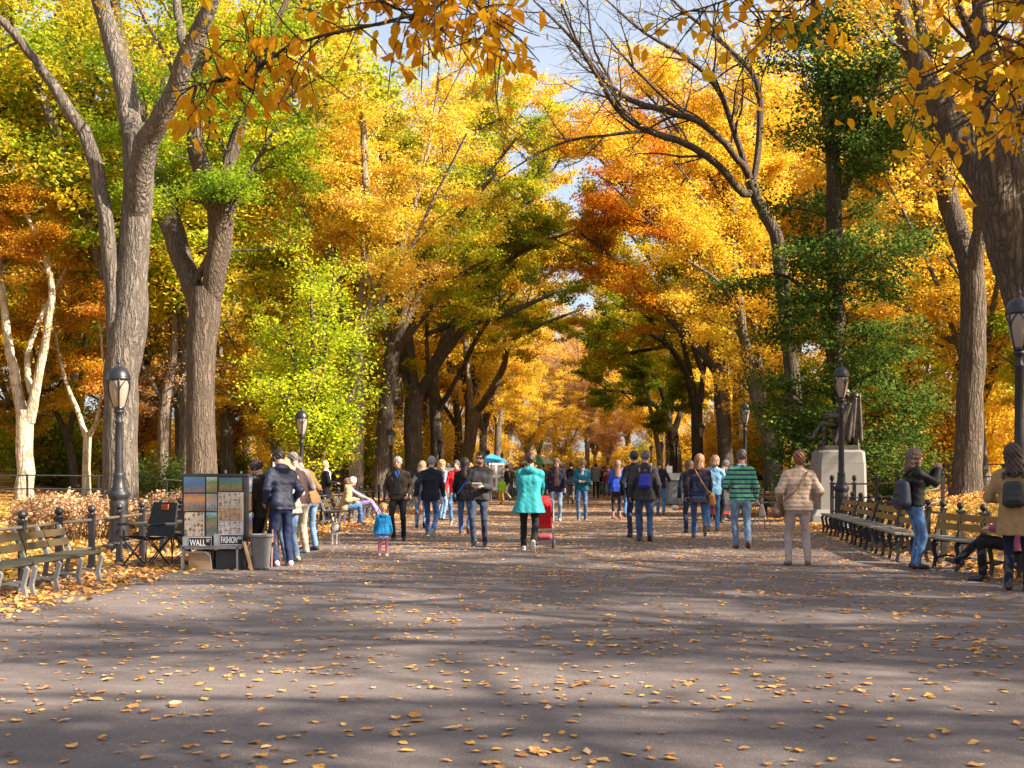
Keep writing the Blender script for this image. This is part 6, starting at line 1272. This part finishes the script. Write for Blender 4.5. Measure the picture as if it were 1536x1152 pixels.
e = empty('wooden_easel', (GX+1.02, GY+.45, 0), R(-20), 'folded wooden easel leaning by the grey bin', 'easel')
for a in ((-.13,.0,0, -.02,.2,1.0),(.13,0,0, .02,.2,1.0),(.0,.42,0, 0,.22,.98)): m = MB(); m.tube([a[:3], a[3:]], .016, 4); m.build('leg', plain((.20,.10,.05), .6), e)
m = MB(); m.box((0,.06,.34), (.34,.03,.03)); m.build('ledge', plain((.20,.10,.05), .6), e)
e = empty('leaning_board', (GX+.96, GY-.1, 0), 0, 'thin wooden board leaning between the stall and the grey bin', 'board'); m = MB(); m.box((0,0,.2), (.02,.10,.42), M=Matrix.Rotation(-.25, 3, 'Y')); m.build('board', WOODL, e); m = MB(); m.box((-.012,-.054,.2), (.024,.008,.42), M=Matrix.Rotation(-.25,3,'Y')); m.build('edge_strip', CARD, e)
e = empty('price_sheet', (GX+1.0, GY+1.3, HS+.02), 0, 'blank white sheet standing on top of the stall', 'sheet'); m = MB(); m.box((0,0,.085), (.16,.006,.17)); m.build('sheet', WHT, e); m = MB(); m.box((0,0,.0), (.08,.02,.03)); m.build('clip', FRM, e)
def camp_chair(label, x, y, rz, fab, blue=False):
    e = empty('camp_chair', (x, y, 0), rz, label, 'folding chair', 'folding chairs behind the stall'); c = plain((.03,.03,.035), .5)
    for a in ((-.25,-.22,0,.25,-.24,.45),(.25,-.22,0,-.25,-.24,.45),(-.25,.22,0,.25,.24,.45),(.25,.22,0,-.25,.24,.45),(-.26,-.22,0,-.27,.24,.45),(-.26,.22,0,-.27,-.24,.45),(.26,-.22,0,.27,.24,.45),(.26,.22,0,.27,-.24,.45)):
        m = MB(); m.tube([a[:3], a[3:]], .011, 5); m.build('leg', c, e)
    for s_ in (-1, 1):
        m = MB(); m.tube([(s_*.27,.22,.0),(s_*.28,.27,.5),(s_*.25,.36,.92)], .011, 5); m.build('back_post', c, e)
        m = MB(); m.tube([(s_*.28,-.26,.62),(s_*.285,.0,.625),(s_*.28,.29,.62)], [.02,.028,.02], 6); m.build('armrest', cloth(fab), e)
    def cl(p, name):
        m = MB(); p = np.array(p, float); n_ = 7; u = np.linspace(0, 1, n_); v = []
        for a in u:
            for b in u:
                q = (p[0]*(1-a)*(1-b)+p[1]*a*(1-b)+p[2]*a*b+p[3]*(1-a)*b); q = q + np.array((0, .02, -.055))*math.sin(math.pi*a)*math.sin(math.pi*b); v.append(q)
        i = np.arange(n_-1)[:,None]*n_; j = np.arange(n_-1)[None,:]; Q = np.stack([i+j, i+n_+j, i+n_+j+1, i+j+1], -1).reshape(-1, 4)
        v = np.array(v); k_ = len(v); m.add(np.concatenate([v, v - (0,.008,.008)]), [Q, Q[:, ::-1] + k_]); o = m.build(name, cloth(fab), e, True); return o
    cl([(-.26,-.24,.46),(.26,-.24,.46),(.26,.24,.42),(-.26,.24,.42)], 'seat'); cl([(-.27,.25,.44),(.27,.25,.44),(.25,.36,.93),(-.25,.36,.93)], 'backrest')
    if blue: m = MB(); m.box((0,.345,.90), (.24,.03,.1)); m.build('headrest', cloth((.02,.16,.60)), e)
    else: m = MB(); m.box((.02,.335,.86), (.14,.02,.08)); m.build('label_patch', cloth((.45,.10,.04)), e)
camp_chair('charcoal folding camp chair with a red patch, by the left fence', -6.42, 17.0, R(-28), (.055,.062,.066))
camp_chair('folding camp chair with a bright blue headrest, next to the stall', -6.05, 17.7, R(-70), (.08,.085,.10), True)
# ---------------------------------------------------------------- right side: artist's boards, stroller, cart
x_, y_ = at(1094, 783)
e = empty('display_stand', (x_, y_, 0), R(0), 'grey display boards of the sketch artist with a sketch on the lower board', 'display stand')
m = MB(); m.box((0,0,1.28), (.36,.03,.50)); m.build('upper_board', plain((.16,.18,.22), .6), e)
m = MB(); m.box((-.02,-.03,.60), (.32,.02,.62)); m.build('lower_board', artm(21, ((.10,.11,.13), (.42,.44,.46), (.2,.21,.23)), 'dots'), e)
for s_ in (-1, 1): m = MB(); m.tube([(s_*.2,.1,0),(s_*.14,0,1.5)], .014, 5); m.build('leg', IRON, e)
x_, y_ = at(1079, 779)
e = empty('red_cart', (x_, y_, 0), R(20), 'low red hand cart with small wheels beside the sketch artist', 'cart')
m = MB(); m.box((0,0,.19), (.62,.34,.05)); m.box((-.3,0,.26), (.02,.34,.12)); m.box((.3,0,.26), (.02,.34,.12)); m.box((0,.16,.26), (.58,.02,.12)); m.box((0,-.16,.26), (.58,.02,.12)); m.build('tray', plain((.42,.02,.02), .4), e)
for a in (-.22, .22):
    for b in (-.2, .2): m = MB(); v_ = MB(); v_.lathe([(.001,-.02),(.07,-.02),(.085,-.012),(.085,.012),(.07,.02),(.001,.02)], 14); vv_ = v_.v[0][:, [0,2,1]]; m.add(vv_ + np.array((a,b,.086)), v_.f); m.build('wheel', IRONB, e, True)
m = MB(); m.box((0,0,.52), (.5,.3,.55)); m.box((.02,0,.83), (.42,.26,.09)); m.build('bundle', cloth((.05,.04,.045)), e)
x_, y_ = at(1142, 793)
e = empty('folding_stool', (x_, y_, 0), R(25), 'folding stool with a pale sack slung on it, beside the striped sweater man', 'stool')
for a in ((-.22,-.18,0,.10,.1,.72),(.22,-.18,0,-.08,.1,.72),(-.18,.2,0,.02,-.05,.70),(.24,.2,0,.0,-.05,.70)): m = MB(); m.tube([a[:3], a[3:]], .013, 5); m.build('leg', STEEL, e)
sdf_obj('sack', [('c', np.array((-.02,-.06,.55)), np.array((.02,-.02,.34)), .04, .085)], .016, cloth((.52,.44,.34)), e, .03)
e = empty('shopping_bag', (5.95, 35.45, .45), 0, 'small white bag lying on the bench that faces the walk', 'bag'); sdf_obj('bag', [('c', np.array((-.10,0,.09)), np.array((.12,0,.08)), .085, .10), ('c', np.array((0,0,.15)), np.array((.03,.02,.24)), .05, .02)], .016, plain((.62,.60,.58), .6), e, .06); sdf_obj('handle', [('c', np.array((-.06,0,.16)), np.array((-.04,.0,.26)), .01, .01), ('c', np.array((-.04,0,.26)), np.array((.06,.0,.27)), .01, .01)], .008, plain((.05,.05,.06), .6), e, .01)
x_, y_ = at(1019, 757)
e = empty('vendor_cart', (x_ - .02, y_, 0), R(4), 'vendor cart covered with a grey tarp, pale top', 'cart')
m = MB(); frust(m, .04, 1.02, .60, .42, .54, .40, .1, .12); o = m.build('tarp', cloth((.20,.20,.21), rough=.55, scale=4.0), e)
m = MB(); frust(m, 1.02, 1.30, .62, .46, .60, .44, .06, .06); m.build('top', plain((.40,.37,.33), .6), e)
for a in (-.4, .4): m = MB(); v_ = MB(); v_.lathe([(.001,-.03),(.09,-.03),(.10,0),(.09,.03),(.001,.03)], 12); m.add(v_.v[0][:, [0,2,1]] + np.array((a,-.3,.10)), v_.f); m.build('wheel', IRONB, e, True)
x2, y2 = at(1004, 752)
person('vendor in a dark jacket behind the tarp covered cart', x2, y2 + 1.5, 200, H=1.76, top=dict(c=(.025,.025,.035)), legs=dict(c=JEAND), hair=dict(t='short', c=(.015,.012,.01)), vox=.02, lite=True)
e = empty('white_placard', (x_ - .42, y_ - .1, 1.30), 0, 'small white placard on the vendor cart', 'placard'); m = MB(); m.box((0,0,.15), (.24,.02,.28)); m.build('board', WHT, e); m = MB(); m.box((0,.03,.05), (.05,.06,.10)); m.build('prop', FRM, e)
x_, y_ = at(1013, 765)
e = empty('small_bag', (x_, y_, 0), 0, 'small white and red bag on the ground before the vendor cart', 'bag'); sdf_obj('bag', [('c', np.array((-.05,0,.09)), np.array((.05,0,.08)), .085, .08)], .016, plain((.60,.58,.56), .7), e, .04); sdf_obj('flap', [('c', np.array((.12,0,.06)), np.array((.26,0,.05)), .05, .035)], .014, plain((.40,.05,.04), .6), e, .03)
# stroller ahead of the turquoise woman
x_, y_ = at(822, 823)
e = empty('stroller', (x_ - .07, y_ + .25, 0), R(0), 'red stroller with a grey frame pushed by the woman in turquoise', 'stroller', None); e.scale = (.76, 1, .84); RED = cloth((.62,.018,.028), rough=.6); GF = plain((.22,.22,.23), .35, .7)
sdf_obj('seat', [('c', np.array((a,-.03,.50)), np.array((a,-.20,.92)), .05, .05, .02) for a in (-.14,-.07,0,.07,.14)] + [('c', np.array((a,-.03,.50)), np.array((a,.18,.44)), .05, .04, .02) for a in (-.13,-.07,0,.07,.13)], .014, RED, e, .06)
sdf_obj('canopy', [('e', np.array((0,-.02,.97)), (.20,.24,.15), None)], .014, RED, e, .02, carve=[('e', np.array((0,.04,.92)), (.19,.24,.11), None)])
sdf_obj('basket', [('c', np.array((-.12,-.05,.24)), np.array((.12,-.05,.24)), .07, .07), ('c', np.array((-.10,.12,.22)), np.array((.10,.12,.22)), .05, .05)], .014, plain((.35,.06,.08), .7), e, .08)
for s_ in (-1, 1):
    m = MB(); m.tube([(s_*.19,-.50,1.04),(s_*.20,-.42,1.02),(s_*.20,-.20,.78),(s_*.20,.12,.42),(s_*.20,.34,.10)], .014, 7); m.build('frame', GF, e, True)
    m = MB(); m.tube([(s_*.20,-.16,.74),(s_*.21,-.34,.10)], .012, 6); m.build('frame', GF, e, True)
    m = MB(); m.tube([(s_*.19,-.47,1.04),(s_*.19,-.53,1.03)], .022, 8); m.build('handle', plain((.05,.05,.05), .6), e, True)
    for (yy, off) in ((.36, 0), (-.34, 0)):
        v_ = MB(); v_.lathe([(.03,-.02),(.075,-.02),(.088,-.01),(.088,.01),(.075,.02),(.03,.02),(.03,-.02)], 16); m = MB(); m.add(v_.v[0][:, [2,0,1]] + np.array((s_*.215,yy,.088)), v_.f); w_ = m.build('wheel', plain((.05,.05,.05), .6), e, True)
        v_ = MB(); v_.lathe([(.001,-.024),(.035,-.024),(.035,.024),(.001,.024)], 10); m = MB(); m.add(v_.v[0][:, [2,0,1]] + np.array((s_*.215,yy,.088)), v_.f); m.build('hub', plain((.5,.5,.5), .4), w_, True)
m = MB(); m.tube([(-.2,.05,.48),(.2,.05,.48)], .011, 6); m.tube([(-.2,-.34,.12),(.2,-.34,.12)], .011, 6); m.build('crossbar', GF, e)
# dog facing the camera on a slack lead
x_, y_ = at(503, 816)
D = empty('dog', (x_, y_, 0), R(180 + 4), 'slim black and white dog standing and facing this way on a lead', 'dog'); P_ = lambda *a: np.array(a, float)
q = [('c', P_(0,.18,.46), P_(0,-.22,.48), .105, .085, .05), ('c', P_(0,.20,.43), P_(0,.14,.40), .095, .09), ('c', P_(0,.22,.52), P_(0,.33,.68), .062, .050, .05), ('e', P_(0,.36,.715), (.055,.070,.055), None, .03), ('c', P_(0,.40,.70), P_(0,.50,.675), .036, .024, .03)]
for s_ in (-1, 1):
    q += [('c', P_(s_*.055,.19,.42), P_(s_*.06,.17,.24), .045, .028, .03), ('c', P_(s_*.06,.17,.24), P_(s_*.058,.18,.05), .026, .020, .01), ('c', P_(s_*.058,.18,.025), P_(s_*.058,.215,.022), .026, .022, .01),
          ('c', P_(s_*.055,-.20,.44), P_(s_*.065,-.16,.28), .062, .036, .03), ('c', P_(s_*.065,-.16,.28), P_(s_*.065,-.28,.16), .032, .022, .015), ('c', P_(s_*.065,-.28,.16), P_(s_*.065,-.255,.03), .021, .019, .01), ('c', P_(s_*.065,-.25,.024), P_(s_*.065,-.20,.022), .024, .02, .01),
          ('c', P_(s_*.038,.345,.755), P_(s_*.062,.345,.815), .024, .008, .01)]
q += [('c', P_(0,-.28,.50), P_(.03,-.42,.58), .022, .015, .02), ('c', P_(.03,-.42,.58), P_(.04,-.46,.70), .015, .008, .01)]
V, Q = sdf_mesh(q, .011, .03); m = MB(); m.add(V, [Q]); fc = V[Q].mean(1)
wt = (np.abs(fc[:,0] + .01*np.sin(fc[:,2]*40)) < .026) & (fc[:,1] > .30) | (fc[:,2] < .33) | ((fc[:,1] > .15) & (fc[:,2] < .62) & (np.abs(fc[:,0]) < .055)) | (fc[:,1] < -.38) | ((fc[:,0] < -.05) & (fc[:,1] > -.1) & (fc[:,2] > .40) & (fc[:,2] < .56))
eye = np.zeros(len(fc), bool)
for s_ in (-1, 1): eye |= np.linalg.norm(fc - P_(s_*.030,.418,.728), axis=1) < .013
eye |= np.linalg.norm(fc - P_(0,.522,.678), axis=1) < .018
m.mi = [np.where(eye, 2, np.where(wt, 1, 0)).astype(np.int32)]
m.build('body', [plain((.035,.033,.035), .7), plain((.46,.43,.40), .8), plain((.01,.01,.01), .3)], D, True)
m = MB(); m.tube([(.055*math.cos(a), .275 + .03*math.sin(a)*1.2, .60 + .045*math.sin(a)*-.6) for a in np.linspace(0, 6.28, 13)], .010, 5); m.build('collar', plain((.05,.10,.30), .5), D, True); D.scale = (.68,)*3
m = MB(); hx, hy = at(583, 811); pts = []
for u in np.linspace(0, 1, 14): pts.append((x_ + (hx - .1 - x_)*u, y_ - .25 + (hy + .1 - y_ + .25)*u, .40*(1-u)**1.3 + .86*u**2.2 + .04 - .42*math.sin(math.pi*u)*.55))
m.tube(pts, .008, 5); tag(m.build('dog_lead', plain((.06,.05,.05), .6), None, True), 'thin dark lead running from the dog towards the grey haired man', 'lead')
# far stalls and parasols
def parasol(label, px, gy, h, r_, c1, c2):
    x_, y_ = at(px, gy); e = empty('parasol', (x_, y_, 0), .3, label, 'parasol', 'parasols over the far stalls'); n_ = 8
    m = MB(); m.tube([(0,0,0),(0,0,h)], .02, 6); m.build('pole', STEEL, e)
    m = MB(); a = np.linspace(0, 2*np.pi, n_, endpoint=False); top = np.array([[0,0,h+.02]]); ring = np.stack([r_*np.cos(a), r_*np.sin(a), np.full(n_, h - r_*.42)], 1); low = ring - (0,0,.10)
    v = np.concatenate([top, ring, low, top - (0,0,.03)]); f = [(0, 1+i, 1+(i+1)%n_) for i in range(n_)]; f2 = [(1+i, 9+i, 9+(i+1)%n_, 1+(i+1)%n_) for i in range(n_)]; f3 = [(17, 9+(i+1)%n_, 9+i) for i in range(n_)]
    m.add(v, [f, f2, f3]); m.mi = [np.array([i % 2 for i in range(n_)], np.int32), np.array([i % 2 for i in range(n_)], np.int32), np.zeros(n_, np.int32)]; m.build('canopy', [plain(c1, .7), plain(c2, .7)], e)
parasol('bright blue parasol over the stall behind the man in sunglasses', 737, 753, 2.15, .72, (.02,.22,.55), (.05,.35,.62))
parasol('green and white parasol above the far crowd, the larger one', 808, 738, 2.45, 1.3, (.66,.68,.62), (.06,.30,.14))
parasol('small green and white parasol just right of the larger one', 829, 735, 2.35, 1.1, (.66,.68,.62), (.06,.30,.14))
def far_board(label, px, gy, w, h, seed):
    x_, y_ = at(px, gy); e = empty('display_board', (x_, y_, 0), 0, label, 'display board', 'white display boards of the far stalls'); m = MB(); m.box((0,0,.5+h/2), (w,.04,h)); m.build('board', WHT, e)
    for s_ in (-1, 1): m = MB(); m.box((s_*w*.42,.04,.45), (.04,.04,.9)); m.build('leg', STEEL, e)
    m = MB(); k_ = max(1, int(w/.35))
    for i in range(k_):
        for j in range(2): m.box((-w/2 + w*(i+.5)/k_, -.024, .5 + h*(.28+.45*j)), (w/k_*.7,.012,h*.34))
    m.build('pictures', artm(seed, ((.2,.2,.22), (.5,.5,.5), (.3,.22,.18)), 'dots'), e)
far_board('white board of small pictures behind the red jacket', 672, 768, 1.5, 1.0, 31); far_board('narrow white board behind the child in lime green', 745, 752, .7, 1.3, 32); far_board('pale board far left of the turquoise woman', 770, 745, 1.0, .9, 33)
# ---------------------------------------------------------------- daylight
EL, AZ = R(33), R(18)          # sun to the right, a little behind the camera
sun_dir = Vector((math.cos(EL)*math.cos(AZ), -math.cos(EL)*math.sin(AZ), math.sin(EL)))
w = bpy.data.worlds.new('World'); scn.world = w; w.use_nodes = True; nt = w.node_tree; bgn = nt.nodes['Background']
sky = nt.nodes.new('ShaderNodeTexSky'); sky.sky_type = 'NISHITA'; sky.sun_disc = False; sky.sun_elevation = EL; sky.sun_rotation = math.atan2(sun_dir.x, sun_dir.y)
sky.air_density = 1.0; sky.dust_density = 3.0; sky.ozone_density = 1.0; 
cn = nt.nodes.new('ShaderNodeTexNoise'); cn.inputs['Scale'].default_value = 2.6; cn.inputs['Detail'].default_value = 6; cn.inputs['Roughness'].default_value = .62
gm = nt.nodes.new('ShaderNodeTexCoord'); mp = nt.nodes.new('ShaderNodeMapping'); mp.inputs['Scale'].default_value = (1, 1, 2.2); nt.links.new(gm.outputs['Generated'], mp.inputs[0]); nt.links.new(mp.outputs[0], cn.inputs['Vector'])
cr = nt.nodes.new('ShaderNodeValToRGB'); cr.color_ramp.elements[0].position = .32; cr.color_ramp.elements[0].color = (.20,.20,.20,1); cr.color_ramp.elements[1].position = .68; cr.color_ramp.elements[1].color = (.66,.66,.66,1); nt.links.new(cn.outputs['Fac'], cr.inputs[0])
mx = nt.nodes.new('ShaderNodeMix'); mx.data_type = 'RGBA'; nt.links.new(cr.outputs[0], mx.inputs['Factor']); nt.links.new(sky.outputs[0], mx.inputs[6]); mx.inputs[7].default_value = (3.3, 3.4, 3.7, 1)
nt.links.new(mx.outputs[2], bgn.inputs[0]); bgn.inputs[1].default_value = .078
sl = bpy.data.lights.new('sun', 'SUN'); sl.energy = 5.0; sl.angle = R(.55); sl.color = (1, .87, .70)
so = bpy.data.objects.new('sun', sl); COL.objects.link(so); so.rotation_euler = sun_dir.to_track_quat('Z', 'Y').to_euler(); so.location = (30, -20, 30)
cam = bpy.data.cameras.new('camera'); co_ = bpy.data.objects.new('camera', cam); COL.objects.link(co_); scn.camera = co_
cam.sensor_width = 36; cam.sensor_fit = 'HORIZONTAL'; cam.lens = 36 * F / 1536; cam.shift_x = -(VX - 768) / 1536; cam.shift_y = (HY - 576) / 1536
co_.location = (0, 0, EYE); co_.rotation_euler = (R(90), 0, 0); cam.clip_end = 2000; cam.clip_start = .1
cam.dof.use_dof = True; cam.dof.focus_distance = 22; cam.dof.aperture_fstop = 13
scn.view_settings.view_transform = 'Standard'; scn.view_settings.look = 'None'; scn.view_settings.gamma = 1; scn.view_settings.exposure = 1.88
scn.cycles.max_bounces = 6; scn.cycles.diffuse_bounces = 4; scn.cycles.transmission_bounces = 4; scn.cycles.glossy_bounces = 2; scn.cycles.sample_clamp_indirect = 6
scn.cycles.use_denoising = True
